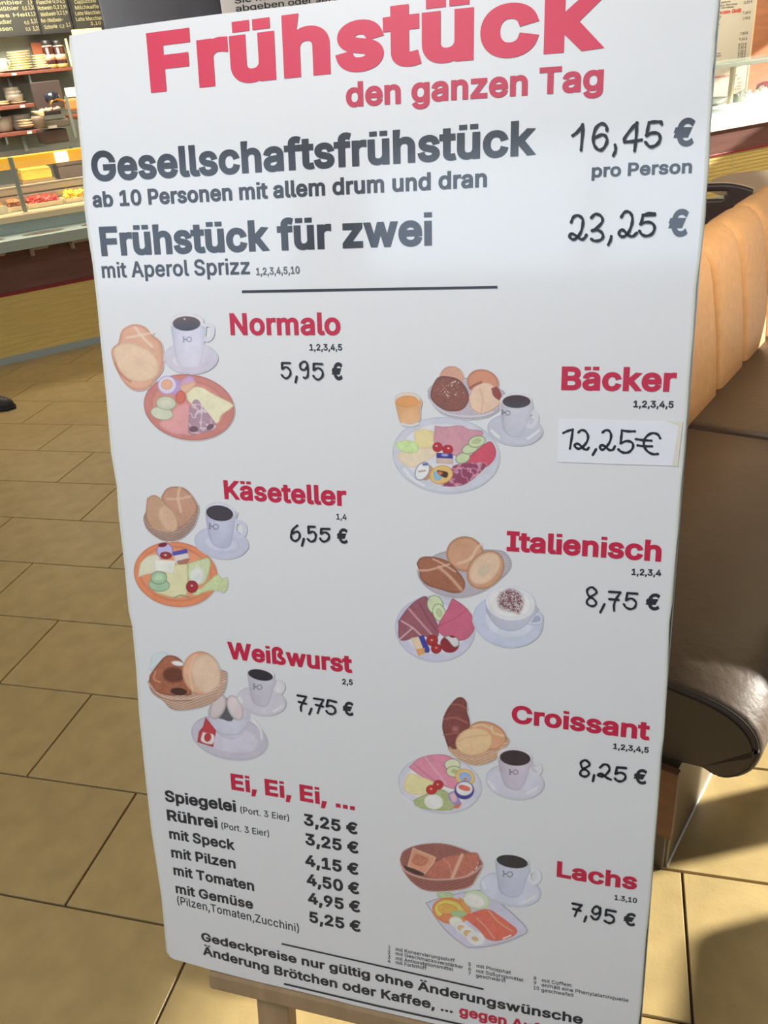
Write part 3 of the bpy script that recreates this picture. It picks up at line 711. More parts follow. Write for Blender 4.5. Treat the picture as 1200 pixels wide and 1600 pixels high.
# Normalo
pic('printed photo of a terracotta plate with cold cuts, roll and coffee cup', 150, 450, 4.8, (216, 216, 220),
 [E(705, 893, 342, 246, 9, (205, 128, 120), edge=((170, 95, 92), 12)), E(702, 888, 285, 198, 9, (214, 140, 128), edge=((196, 118, 110), 20)),
  P([(680, 790), (740, 742), (800, 745), (880, 790), (1025, 865), (1020, 900), (950, 950), (920, 1010), (860, 1000), (790, 920), (700, 850)], (232, 220, 186), edge=((200, 180, 145), 8), n=(.05, .2)),
  P([(600, 900), (700, 868), (720, 1080), (640, 1095), (560, 1080), (480, 1020), (520, 980)], (226, 156, 158), n=(.08, .8)),
  P([(705, 900), (740, 842), (770, 838), (800, 880), (905, 1020), (860, 1070), (760, 1092), (700, 1088)], (176, 140, 158), marble=((222, 205, 214), .12), edge=((150, 110, 130), 6)),
  E(738, 1057, 34, 22, 0, (122, 88, 100)), E(862, 1040, 30, 20, -30, (126, 92, 104)),
  E(500, 938, 86, 50, 10, (206, 208, 182), edge=((140, 146, 118), 9)), E(532, 862, 76, 52, 5, (200, 204, 178), edge=((140, 146, 118), 9)), E(532, 862, 52, 34, 5, (212, 212, 190), n=(.06, .7)),
  P([(560, 780), (600, 690), (640, 700), (640, 780), (600, 805)], (188, 148, 202)), E(540, 726, 72, 70, 0, (214, 204, 226), edge=((160, 140, 205), 12)), E(538, 722, 44, 40, 0, (226, 170, 140), n=(.1, .5)),
  P([(630, 700), (700, 655), (740, 670), (756, 712), (700, 765), (640, 750)], (196, 156, 212), to=(228, 178, 165), hard=1), P([(636, 735), (750, 705), (700, 780), (655, 775)], (232, 180, 150)),
  E(640, 818, 38, 50, 8, (222, 112, 92), edge=((190, 90, 80), 14))],
 [P([(175, 410), (200, 320), (260, 278), (320, 272), (380, 295), (430, 350), (490, 400), (510, 470), (512, 560), (500, 630), (450, 690), (420, 740), (340, 768), (270, 755), (210, 700), (160, 610), (130, 530), (125, 460)], (222, 168, 140), edge=((200, 138, 112), 26), n=(.07, .25)),
  S([(240, 372), (330, 355), (430, 335)], 12, (236, 206, 182), soft=8), S([(300, 295), (350, 360), (430, 440)], 14, (236, 206, 182), soft=8),
  P([(165, 432), (250, 410), (350, 440), (430, 490), (470, 560), (468, 640), (400, 690), (300, 695), (220, 650), (165, 575), (140, 480)], (231, 194, 162), n=(.06, .3)),
  S([(150, 560), (180, 625), (235, 680), (265, 700)], 12, (192, 122, 96), soft=6)],
 [E(718, 522, 200, 120, 2, (205, 198, 216), edge=((188, 182, 204), 10)), E(700, 545, 130, 60, 2, (214, 208, 224), soft=20), Rg(845, 328, 36, 58, 5, 26, (208, 208, 224)),
  P([(568, 285), (585, 400), (612, 540), (650, 590), (715, 602), (780, 588), (805, 540), (815, 400), (812, 285)], (206, 206, 228), to=(214, 208, 226), hard=0), E(688, 250, 124, 66, 0, (222, 214, 222)), E(686, 266, 104, 55, 0, (110, 92, 92), to=(72, 82, 104)),  # coffee fades from brown to blue: gloss reflection painted into the print
  E(672, 232, 7, 5, 0, (240, 235, 235))] + logo(694, 385))
# Käseteller
pic('printed photo of an orange plate with cheese, roll basket and coffee cup', 180, 730, 4.8, (202, 206, 207),
 [E(460, 800, 316, 243, 10, (212, 130, 84), edge=((180, 95, 62), 10)), E(456, 795, 275, 205, 10, (218, 140, 98), edge=((196, 112, 72), 22)),
  P([(180, 820), (195, 720), (260, 660), (330, 655), (340, 700), (320, 780), (240, 800)], (206, 206, 178), n=(.05, .3)),
  P([(380, 790), (450, 730), (540, 720), (552, 800), (545, 945), (500, 968), (440, 975), (350, 950), (300, 925), (380, 860)], (206, 204, 156), edge=((170, 170, 122), 12)),
  P([(550, 720), (640, 690), (712, 680), (715, 760), (680, 860), (600, 880), (552, 830)], (190, 202, 158), n=(.12, .4), edge=((150, 175, 120), 12)), E(618, 812, 55, 66, 10, (206, 212, 202), n=(.04, .4)),
  P([(545, 900), (640, 905), (700, 855), (770, 800), (805, 832), (840, 822), (850, 880), (822, 935), (760, 920), (680, 932), (600, 960)], (184, 200, 146), n=(.14, .5), edge=((150, 176, 110), 8)),
  P([(300, 690), (460, 696), (442, 796), (300, 770)], (220, 216, 204), hard=1, edge=((196, 190, 178), 6)),
  S([(450, 975), (500, 955), (560, 975)], 8, (120, 130, 100)), E(582, 893, 46, 47, 0, (158, 42, 54), edge=((120, 28, 40), 12)), E(580, 885, 9, 7, 0, (215, 170, 175)),
  E(335, 880, 80, 50, 4, (150, 186, 150), edge=((62, 104, 76), 8)), E(333, 826, 62, 50, 0, (148, 184, 148), edge=((62, 104, 76), 8)), E(333, 822, 38, 28, 0, (168, 200, 160), n=(.08, .8)),
  E(378, 625, 62, 60, 0, (176, 172, 214), edge=((70, 66, 150), 9)), E(362, 580, 34, 16, -10, (122, 36, 58)), E(386, 658, 46, 28, 5, (146, 48, 52)), E(382, 655, 12, 7, 0, (200, 170, 165)),
  P([(435, 640), (548, 612), (562, 690), (460, 724)], (206, 196, 190), hard=1), P([(433, 632), (545, 608), (552, 640), (440, 662)], (76, 78, 168), hard=1), P([(470, 700), (562, 680), (540, 720), (480, 725)], (165, 110, 90))],
 [P([(235, 330), (218, 380), (240, 455), (300, 512), (370, 548), (440, 552), (520, 520), (590, 450), (620, 380), (633, 310), (600, 270), (400, 300)], (152, 126, 114), weave=.16),
  P([(350, 220), (390, 160), (450, 142), (520, 152), (580, 205), (625, 290), (600, 360), (540, 430), (470, 450), (400, 360)], (184, 140, 114), edge=((150, 105, 82), 18), n=(.06, .3)),
  S([(490, 150), (478, 230), (500, 330)], 16, (206, 176, 150), soft=8), S([(400, 235), (480, 235), (570, 215)], 12, (206, 176, 150), soft=8),
  P([(245, 230), (300, 205), (370, 250), (440, 330), (480, 410), (465, 470), (400, 492), (320, 480), (262, 430), (236, 350)], (184, 146, 116), edge=((158, 118, 92), 14), n=(.06, .3)),
  E(402, 385, 62, 105, -28, (200, 166, 134), soft=8, n=(.05, .3)), S([(225, 395), (285, 465), (380, 492), (450, 492), (530, 440), (612, 355)], 17, (158, 132, 120), weave=.2)],
 [E(802, 562, 202, 118, 8, (180, 186, 206), edge=((160, 166, 190), 10)), E(800, 570, 130, 62, 8, (190, 195, 214), soft=20), Rg(938, 460, 38, 58, -8, 28, (184, 190, 206)),
  P([(680, 325), (695, 440), (718, 540), (760, 592), (820, 605), (868, 585), (890, 500), (904, 400), (906, 325)], (182, 186, 208), to=(172, 178, 200)), E(792, 330, 113, 70, 8, (198, 202, 214)), E(790, 342, 102, 58, 8, (66, 62, 72), edge=((46, 42, 50), 14))] + logo(748, 442, 22, sk=.12))
# Weisswurst
pic('printed photo of a bowl of white sausages on a saucer, bread basket and cup', 200, 990, 4.2857, (190, 196, 198),
 [E(683, 690, 258, 146, 12, (172, 172, 186), edge=((148, 148, 166), 10)), E(690, 700, 195, 98, 12, (184, 184, 200), soft=18), S([(840, 570), (890, 640), (900, 700)], 10, (206, 208, 214), soft=6),
  P([(540, 500), (548, 600), (600, 660), (650, 692), (715, 702), (775, 665), (810, 590), (786, 500)], (186, 190, 206), to=(176, 180, 198)), S([(600, 650), (660, 672), (740, 668), (790, 620)], 8, (160, 164, 184), soft=5),
  E(664, 500, 118, 78, 3, (92, 96, 100), edge=((196, 198, 204), 9)), P([(655, 450), (690, 480), (706, 572), (660, 578), (622, 540), (628, 490)], (78, 84, 90)),
  E(606, 486, 50, 88, 24, (186, 178, 178), edge=((150, 142, 146), 18)), E(722, 492, 50, 90, -22, (196, 186, 188), edge=((158, 150, 154), 18)),
  P([(525, 555), (595, 645), (575, 755), (468, 722), (480, 650), (505, 620)], (170, 50, 60), hard=1, edge=((130, 30, 42), 8)), P([(505, 655), (580, 675), (570, 735), (495, 715)], (208, 198, 198)), E(538, 690, 24, 30, 10, (168, 44, 54))],
 [P([(140, 310), (165, 390), (240, 445), (300, 502), (400, 506), (520, 480), (600, 440), (650, 380), (665, 300), (640, 240), (400, 240)], (170, 142, 122), weave=.18, edge=((130, 100, 84), 8)),
  P([(150, 210), (168, 142), (222, 118), (275, 130), (235, 185), (180, 225), (150, 240)], (182, 198, 202)),
  P([(150, 275), (200, 205), (260, 145), (330, 150), (380, 200), (400, 300), (430, 400), (370, 408), (290, 410), (200, 388), (150, 330)], (150, 92, 66), edge=((112, 62, 46), 14), n=(.25, .25)),
  E(310, 272, 72, 52, 5, (96, 56, 42), soft=10), E(345, 382, 56, 24, 5, (64, 44, 38)), E(338, 195, 40, 16, 10, (214, 210, 206)), S([(190, 250), (180, 300), (220, 320)], 10, (186, 130, 92), soft=5),
  E(495, 260, 126, 146, -10, (202, 156, 122), edge=((170, 122, 92), 16)), E(528, 265, 95, 132, -10, (200, 174, 148), n=(.05, .35), soft=5), S([(450, 150), (418, 260), (440, 380)], 8, (212, 178, 148), soft=5),
  S([(142, 325), (200, 395), (300, 430), (430, 428), (560, 385), (655, 310)], 14, (184, 156, 138), weave=.22), S([(150, 350), (210, 412), (310, 444), (430, 442)], 5, (120, 92, 78))],
 [E(897, 445, 165, 94, 10, (180, 182, 192), edge=((156, 158, 172), 9)), S([(750, 425), (770, 455)], 12, (222, 222, 228), soft=5), S([(980, 515), (1030, 485)], 10, (220, 220, 226), soft=5), E(1012, 353, 42, 50, 0, (192, 193, 200), edge=((170, 172, 182), 8)), E(1008, 368, 16, 20, 0, (206, 206, 210)),
  P([(803, 262), (818, 360), (835, 440), (868, 475), (925, 487), (955, 450), (975, 370), (988, 300)], (180, 182, 194), to=(168, 170, 184)), E(893, 262, 92, 42, 12, (196, 198, 204)), E(892, 272, 85, 36, 12, (44, 44, 54))] + logo(875, 352, 18, sk=.1))
# Bäcker
pic('printed photo of a large white plate with ham, cheese and cucumber beside rolls', 580, 550, 4.0, (205, 212, 216),
 [E(470, 642, 335, 236, 5, (190, 198, 212), edge=((166, 174, 192), 9)), E(470, 632, 285, 192, 5, (206, 211, 220), edge=((184, 190, 206), 14)), S([(210, 730), (260, 790), (330, 830)], 12, (222, 226, 232), soft=7),
  P([(272, 490), (330, 478), (395, 495), (402, 590), (330, 605), (272, 590)], (230, 206, 146), hard=1, n=(.04, .3)),
  P([(160, 640), (230, 600), (400, 600), (410, 640), (330, 690), (262, 722), (190, 690)], (226, 204, 176), n=(.05, .4)), P([(152, 565), (220, 548), (290, 570), (295, 620), (235, 632), (170, 605)], (188, 218, 148), n=(.16, .5)),
  P([(400, 458), (460, 465), (560, 458), (610, 480), (695, 492), (690, 530), (620, 585), (570, 660), (450, 610), (395, 570)], (198, 144, 160), edge=((170, 112, 134), 7), n=(.07, .3)),
  P([(580, 700), (620, 645), (735, 558), (778, 600), (778, 655), (730, 712), (650, 728)], (200, 76, 102), edge=((160, 50, 76), 8), n=(.12, .9)),
  E(575, 660, 48, 34, -22, (188, 206, 164), edge=((58, 88, 58), 7)), E(620, 602, 54, 32, -18, (188, 206, 164), edge=((58, 88, 58), 7)), E(662, 558, 56, 36, -15, (188, 206, 164), edge=((58, 88, 58), 7)), E(662, 556, 28, 16, -15, (170, 190, 140), n=(.12, .9)),
  P([(500, 770), (510, 712), (600, 690), (700, 688), (722, 712), (640, 792), (560, 835), (440, 832)], (142, 66, 100), marble=((206, 150, 172), .10), edge=((170, 100, 130), 6)),
  E(417, 593, 32, 31, 0, (178, 36, 52), edge=((140, 24, 40), 8)), E(480, 608, 35, 30, 0, (178, 36, 52), edge=((140, 24, 40), 8)), E(410, 585, 7, 5, 0, (235, 190, 195)), E(485, 600, 7, 5, 0, (235, 190, 195)),
  P([(410, 630), (512, 634), (515, 700), (410, 694)], (196, 176, 164), hard=1), P([(410, 628), (512, 633), (513, 664), (410, 660)], (66, 58, 146), hard=1), E(462, 642, 22, 8, 0, (160, 165, 220)),
  E(352, 752, 35, 50, 25, (190, 150, 112)), E(322, 742, 42, 62, 28, (214, 224, 230), edge=((54, 58, 112), 8)), S([(330, 700), (350, 700)], 16, (70, 90, 170), soft=5), S([(300, 745), (340, 740)], 8, (150, 120, 120), soft=4),
  E(440, 765, 74, 58, -15, (226, 182, 104), edge=((176, 130, 66), 8)), P([(390, 745), (440, 740), (440, 790), (400, 800)], (128, 178, 208)), P([(415, 735), (480, 750), (470, 785), (420, 760)], (84, 56, 56)), E(432, 755, 16, 10, 0, (214, 120, 66))],
 [P([(355, 240), (368, 300), (440, 380), (560, 417), (680, 413), (760, 390), (830, 330), (825, 240), (600, 160), (400, 200)], (176, 172, 184), weave=.08, edge=((140, 138, 152), 8)),
  E(505, 160, 76, 74, 10, (202, 154, 132), n=(.08, .4)), P([(375, 240), (400, 180), (440, 150), (540, 165), (600, 230), (612, 300), (570, 360), (480, 367), (410, 330), (375, 285)], (134, 84, 76), edge=((106, 62, 58), 14), n=(.3, .8)),
  E(500, 230, 90, 60, 0, (220, 200, 190), speck=(.8, .86), soft=3), E(700, 188, 100, 80, 15, (200, 138, 108), edge=((168, 104, 82), 16)),
  P([(612, 280), (640, 220), (690, 190), (750, 195), (790, 240), (816, 300), (775, 352), (690, 385), (625, 345)], (224, 188, 162), n=(.05, .4), edge=((190, 150, 126), 10)), P([(752, 225), (790, 218), (816, 265), (806, 300), (765, 272)], (146, 74, 70), n=(.2, 1)),
  S([(680, 230), (700, 290), (690, 370)], 6, (200, 160, 136), soft=4), S([(620, 225), (650, 205), (690, 188)], 14, (152, 84, 78), soft=5), S([(370, 300), (445, 368), (560, 398), (690, 396), (765, 372)], 10, (206, 204, 214), a=.7)],
 [E(900, 482, 172, 98, 5, (184, 192, 208), edge=((162, 170, 190), 9)), S([(755, 490), (800, 530)], 13, (224, 228, 236), soft=6), S([(980, 540), (1050, 490)], 12, (224, 228, 236), soft=6), Rg(1002, 418, 30, 46, 10, 27, (198, 203, 214)),
  P([(812, 300), (815, 400), (830, 485), (868, 525), (918, 532), (952, 500), (985, 420), (1003, 310)], (196, 200, 216), to=(182, 188, 206)), E(908, 300, 97, 50, 0, (210, 214, 220)), E(910, 308, 88, 41, 0, (76, 54, 58), to=(70, 72, 88))] + logo(846, 378, 16, sk=.15),
 ('g', [P([(150, 290), (160, 350), (184, 438), (212, 450), (298, 440), (308, 360), (308, 290)], (230, 160, 98), edge=((196, 140, 92), 7), to=(222, 176, 130)), E(230, 292, 79, 44, 0, (206, 198, 184), edge=((180, 172, 158), 6)), E(230, 308, 71, 37, 0, (232, 152, 84), n=(.05, .4)),
        S([(195, 445), (245, 456), (295, 444)], 10, (206, 208, 208), soft=4)]))
# Italienisch
pic('printed photo of a plate with raw ham and salami, roll bowl and cappuccino', 600, 820, 4.2857, (196, 204, 207),
 [E(343, 692, 266, 218, 6, (180, 186, 206), edge=((158, 164, 188), 9)), E(345, 690, 220, 175, 6, (196, 201, 216), soft=14),
  P([(98, 640), (155, 560), (220, 500), (290, 478), (330, 590), (370, 690), (350, 762), (250, 742), (112, 770)], (142, 86, 98), edge=((116, 64, 78), 9), n=(.12, .3)), S([(170, 560), (240, 640), (330, 740)], 9, (196, 150, 160), soft=6), S([(120, 640), (200, 690), (260, 750)], 8, (206, 168, 172), soft=5), S([(240, 520), (290, 610), (350, 700)], 6, (110, 60, 76), soft=5), S([(105, 765), (190, 690)], 6, (220, 190, 190), soft=4),
  E(345, 532, 54, 66, -20, (182, 202, 162), edge=((56, 84, 56), 7)), E(372, 585, 44, 62, -18, (186, 204, 164), edge=((56, 84, 56), 7)), E(372, 585, 20, 30, -18, (166, 186, 140), n=(.1, .9)),
  P([(460, 485), (540, 540), (598, 615), (609, 690), (560, 758), (480, 772), (385, 732), (362, 672), (420, 570)], (186, 92, 122), edge=((150, 62, 92), 8), n=(.12, .9)), S([(370, 675), (480, 620), (560, 560)], 5, (160, 74, 102), soft=4),
  P([(180, 755), (262, 738), (302, 790), (308, 850), (235, 873)], (208, 190, 160), hard=1), P([(232, 740), (268, 737), (310, 832), (304, 852), (276, 852)], (56, 60, 158), hard=1), P([(215, 830), (275, 820), (275, 852), (235, 873)], (206, 150, 80), hard=1),
  E(325, 770, 40, 38, 0, (156, 40, 44), edge=((116, 26, 32), 9)), E(352, 825, 36, 34, 0, (160, 40, 44), edge=((116, 26, 32), 9)), E(322, 768, 8, 6, 0, (215, 160, 150)), E(352, 820, 7, 5, 0, (215, 160, 150)),
  E(442, 795, 64, 58, 0, (134, 42, 50)), P([(400, 745), (450, 736), (495, 755), (505, 800), (470, 815), (430, 770)], (196, 200, 204), edge=((70, 110, 60), 9)), E(460, 745, 20, 8, 10, (150, 40, 50))],
 [P([(225, 300), (240, 360), (310, 432), (430, 478), (560, 476), (700, 422), (820, 322), (852, 262), (830, 200), (760, 165), (500, 165), (350, 195)], (164, 162, 172), edge=((124, 122, 132), 8), weave=.07),
  E(545, 192, 126, 118, 10, (186, 144, 112), edge=((150, 108, 80), 20), n=(.06, .3)), S([(590, 215), (550, 240), (500, 255)], 14, (210, 180, 150), soft=8), S([(590, 215), (620, 160), (650, 130)], 12, (210, 180, 150), soft=8), S([(590, 215), (600, 280)], 12, (206, 174, 144), soft=8),
  P([(220, 255), (250, 215), (330, 210), (430, 240), (500, 310), (545, 380), (530, 440), (470, 454), (380, 430), (290, 400), (245, 350), (240, 310)], (150, 98, 72), edge=((116, 70, 52), 14), n=(.16, .4)), S([(225, 300), (300, 300), (370, 280), (440, 260)], 9, (206, 172, 146), soft=6), S([(370, 280), (440, 340), (520, 430)], 14, (200, 164, 136), soft=9), S([(330, 225), (400, 260), (480, 310)], 7, (206, 176, 150), soft=5),
  E(682, 298, 112, 142, 42, (184, 144, 108), edge=((152, 110, 78), 16)), E(678, 288, 84, 122, 42, (202, 178, 148), n=(.06, .4), soft=6), E(672, 300, 30, 45, 42, (180, 172, 150), soft=14, a=.7)],
 [E(830, 640, 234, 172, 10, (176, 190, 212), edge=((152, 168, 196), 9)), E(840, 640, 170, 115, 10, (188, 200, 220), soft=18), P([(950, 660), (1000, 570), (1035, 575), (1062, 602), (1060, 658), (1005, 668)], (184, 194, 210), edge=((150, 162, 184), 8)), P([(985, 650), (1015, 605), (1045, 612), (1042, 640)], (150, 164, 188)),
  P([(680, 500), (695, 590), (765, 680), (850, 706), (930, 682), (990, 622), (1016, 540)], (182, 188, 204), to=(170, 178, 198), edge=((132, 140, 162), 6)), E(848, 522, 167, 116, 8, (200, 208, 220), edge=((176, 186, 202), 7)), E(845, 520, 145, 96, 8, (210, 219, 228), soft=10),
  P([(770, 440), (850, 412), (930, 450), (950, 520), (920, 600), (850, 590), (770, 560), (750, 500)], (118, 78, 88), fade=26, n=(.3, 1.2))])
# Croissant
pic('printed photo of a breakfast plate with ham, jam pots and a croissant in a basket', 600, 1070, 4.2857, (182, 190, 196),
 [E(375, 662, 278, 190, 8, (176, 182, 200), edge=((152, 158, 178), 9)), E(375, 655, 232, 150, 8, (192, 198, 212), soft=14), S([(130, 740), (190, 790)], 11, (216, 220, 226), soft=6),
  P([(168, 545), (250, 480), (390, 460), (480, 500), (505, 600), (480, 692), (330, 642), (240, 600)], (190, 122, 148), edge=((160, 92, 120), 8), n=(.07, .3)), S([(200, 520), (280, 590), (360, 650)], 5, (160, 92, 124), soft=5), S([(280, 480), (340, 560), (420, 660)], 6, (214, 160, 176), soft=6),
  P([(133, 665), (170, 590), (250, 610), (330, 645), (335, 702), (230, 732), (150, 712)], (220, 190, 142), n=(.04, .3), edge=((196, 166, 116), 8)),
  E(460, 530, 53, 40, 0, (186, 196, 166), edge=((50, 62, 46), 6)), E(472, 576, 54, 38, 5, (178, 190, 150), edge=((50, 62, 46), 6)), E(475, 574, 22, 15, 5, (150, 170, 110)),
  P([(195, 770), (270, 730), (400, 695), (470, 780), (460, 832), (330, 835), (230, 812)], (146, 162, 112), n=(.2, .5)), E(335, 778, 64, 50, 10, (210, 212, 198), edge=((184, 186, 168), 8)),
  E(365, 665, 35, 33, 0, (164, 38, 44), edge=((126, 26, 34), 8)), E(320, 697, 37, 33, 0, (170, 38, 44), edge=((126, 26, 34), 8)), E(318, 692, 7, 5, 0, (220, 170, 170)), E(362, 662, 6, 5, 0, (220, 170, 170)),
  E(545, 615, 68, 56, 25, (212, 168, 102), edge=((170, 120, 66), 7)), E(545, 612, 42, 32, 20, (126, 158, 204), n=(.25, .6)), E(548, 625, 12, 9, 0, (200, 110, 60)), P([(430, 720), (478, 700), (522, 790), (480, 802), (442, 772)], (136, 130, 196), hard=1), P([(440, 730), (475, 715), (490, 770), (460, 780)], (196, 160, 170)),
  P([(480, 800), (520, 785), (500, 820), (465, 815)], (196, 110, 80)), E(540, 700, 66, 62, 0, (60, 60, 140)), E(540, 690, 56, 46, 0, (206, 206, 216)), E(540, 685, 42, 18, 15, (196, 96, 84), n=(.2, .8))],
 [P([(400, 210), (430, 150), (480, 90), (520, 77), (555, 110), (560, 180), (575, 230), (573, 292), (500, 350), (490, 470), (440, 430), (410, 350), (392, 280)], (112, 62, 62), edge=((84, 44, 46), 12), n=(.2, .3)), S([(405, 225), (480, 215), (560, 250)], 9, (150, 92, 84), soft=6), S([(455, 125), (510, 130), (560, 160)], 7, (148, 90, 84), soft=6), S([(400, 330), (470, 320), (540, 320)], 6, (146, 90, 82), soft=6), E(480, 290, 22, 18, 0, (150, 96, 96), soft=12),
  P([(430, 400), (470, 470), (560, 522), (650, 530), (750, 492), (820, 410), (832, 350), (700, 300), (500, 420)], (172, 142, 116), weave=.16, edge=((140, 110, 88), 6)),
  E(692, 335, 135, 92, 18, (186, 142, 106), edge=((150, 106, 76), 18), n=(.05, .3)), S([(720, 275), (735, 315), (800, 335)], 10, (212, 182, 150), soft=7), S([(600, 275), (660, 262), (720, 290)], 8, (210, 178, 146), soft=6),
  E(606, 375, 126, 94, -10, (204, 168, 128), edge=((176, 132, 94), 12), n=(.05, .3)), S([(500, 370), (590, 340), (700, 330)], 6, (186, 146, 110), soft=5), S([(435, 425), (490, 478), (570, 490), (650, 488), (740, 455), (825, 375)], 12, (178, 150, 126), weave=.2)],
 [E(877, 640, 195, 118, 8, (174, 180, 198), edge=((150, 156, 178), 9)), S([(700, 640), (740, 690)], 12, (214, 218, 226), soft=6), S([(960, 720), (1030, 680)], 11, (214, 218, 226), soft=6), Rg(1015, 555, 36, 38, 0, 20, (182, 186, 198)), 
  P([(765, 475), (778, 570), (808, 660), (850, 692), (908, 697), (948, 645), (975, 560), (992, 500)], (176, 174, 190), to=(166, 164, 182)), E(878, 470, 114, 58, 5, (192, 192, 202)), E(880, 483, 103, 52, 5, (54, 46, 54))] + logo(872, 578, 18))
# Lachs
pic('printed photo of a square plate with salmon, egg and orange beside a bread basket', 600, 1290, 4.2857, (172, 176, 178),
 [P([(280, 510), (400, 470), (620, 425), (700, 452), (860, 580), (960, 690), (900, 740), (760, 790), (600, 812), (530, 790), (400, 680)], (164, 164, 182), edge=((78, 80, 96), 7)),
  E(412, 458, 58, 26, 5, (146, 166, 124), n=(.15, .5)), P([(460, 470), (540, 510), (590, 570), (520, 560)], (170, 180, 140)), E(450, 565, 126, 88, 12, (214, 116, 56), edge=((196, 90, 44), 10)), E(440, 560, 100, 66, 12, (222, 168, 76), n=(.08, .4)), E(430, 555, 70, 40, 12, (206, 142, 56), n=(.1, .4)), P([(400, 580), (470, 590), (510, 640), (440, 650), (370, 620)], (212, 110, 66)),
  P([(440, 570), (500, 560), (560, 580), (520, 610), (470, 605)], (136, 158, 112)), P([(500, 470), (560, 510), (585, 575), (520, 540)], (222, 124, 64)),
  E(622, 492, 92, 64, 18, (160, 176, 146), edge=((140, 156, 128), 10)), E(608, 497, 74, 46, 18, (204, 198, 178), n=(.12, .8)),
  P([(530, 605), (600, 572), (700, 553), (780, 600), (835, 640), (892, 690), (870, 732), (770, 765), (690, 752), (640, 695)], (200, 88, 72), edge=((176, 70, 60), 7), n=(.1, .3)), S([(620, 610), (690, 680), (740, 750)], 6, (224, 140, 116), soft=5), S([(700, 560), (770, 640), (860, 700)], 5, (226, 146, 120), soft=5), S([(800, 750), (850, 728)], 9, (230, 200, 176), soft=3),
  E(485, 640, 48, 36, 20, (206, 196, 172)), E(522, 676, 52, 38, 20, (210, 204, 190)), E(522, 680, 30, 20, 20, (210, 150, 104)), E(570, 712, 58, 40, 20, (212, 206, 194)), E(566, 716, 34, 22, 20, (212, 150, 100)), E(617, 748, 62, 45, 20, (208, 206, 196), edge=((186, 184, 174), 7)), E(612, 752, 24, 14, 20, (196, 152, 100))],
 [P([(108, 220), (130, 165), (200, 130), (300, 112), (420, 115), (560, 160), (640, 210), (662, 262), (620, 345), (580, 400), (480, 427), (300, 432), (200, 382), (130, 295)], (124, 78, 72), weave=.2, edge=((150, 104, 92), 9)),
  P([(280, 325), (345, 240), (430, 200), (525, 185), (622, 175), (640, 245), (580, 330), (450, 352), (340, 350)], (156, 92, 76), n=(.15, .3)), S([(525, 190), (490, 270), (460, 340)], 22, (184, 142, 116), soft=6), S([(400, 210), (440, 260), (460, 330)], 5, (176, 124, 102), soft=4),
  P([(160, 265), (195, 140), (350, 205), (340, 240), (275, 322), (210, 300)], (176, 122, 96), hard=1, edge=((200, 158, 130), 10), n=(.08, .3)), P([(215, 180), (300, 215), (260, 265), (190, 240)], (160, 100, 76), n=(.1, .3)), P([(130, 258), (210, 285), (275, 318), (240, 325), (160, 295)], (66, 46, 46)),
  S([(112, 250), (150, 300), (230, 335), (350, 355), (500, 345), (600, 312), (655, 260)], 11, (172, 140, 128), a=.85), S([(570, 320), (620, 280), (630, 240)], 6, (210, 190, 180), speck=(1.2, .5))],
 [E(845, 417, 205, 108, 12, (164, 170, 188), edge=((140, 146, 166), 9)), S([(665, 375), (680, 410)], 13, (208, 212, 220), soft=6), S([(930, 510), (1010, 470)], 14, (208, 212, 220), soft=6), Rg(1005, 333, 36, 43, 0, 25, (172, 178, 194)),
  P([(745, 222), (758, 330), (775, 430), (820, 465), (888, 473), (928, 440), (955, 350), (972, 275)], (164, 170, 190), to=(154, 160, 180)), E(857, 225, 116, 48, 9, (180, 184, 196)), E(860, 233, 106, 43, 9, (44, 44, 48))] + logo(832, 317, 20, sk=.1))

# ================================================================== easel carrying the board
wood = mat('easel_pine', (164, 138, 104), rough=0.6, noise=(6, .16, (6, 1, 1)), bump=(20, .1, (8, 1, 1)))
EF_u = lambda px, py: bd(px, py)
uL, vL = bd(322, 1512); vBt = float(bd(400, 1533)[1])
def BW(u, v, w): 
    p = BORG + U * (u - UC) - D * (v - VB) + NB * w; return (p[0], p[1], p[2])
easel = empty('wooden_easel', (-0.28, 0.62, 0), 'pale pine easel whose ledge carries the white menu board', 'easel')
MB(BW).box(float(uL) + .004, float(ur) - .03, vBt - .030, vBt - .0015, -.045, .004).build('ledge', wood, easel, bevel=.004)
for a in (393, 960):
    if a == 393: u0, u1 = float(bd(393, 1570)[0]), float(bd(443, 1575)[0])
    else: u0, u1 = float(ur) - .16, float(ur) - .118
    # straight leg following the board's slope down to the floor
    vbot = -1.51
    zf = lambda v, w: BW(0, v, w)[2]
    while zf(vbot, -.02) > 0.004: vbot -= .001
    while zf(vbot, -.02) < 0.0: vbot += .001
    MB(BW).box(u0, u1, vbot + .008, vBt + .45, -.042, -.014).build('front_leg', wood, easel, bevel=.003)
q = BW(-.28, vBt + .42, -.05)
MB().prism([(q[1], q[2]), (q[1] + .025, q[2]), (1.30, 0.0), (1.27, 0.0)], -.29, -.25, 'xpq').build('rear_leg', wood, easel, bevel=.003)
MB(BW).box(float(uL) + .08, float(ur) - .11, vBt + .36, vBt + .40, -.042, -.014).build('crossbar', wood, easel, bevel=.003)

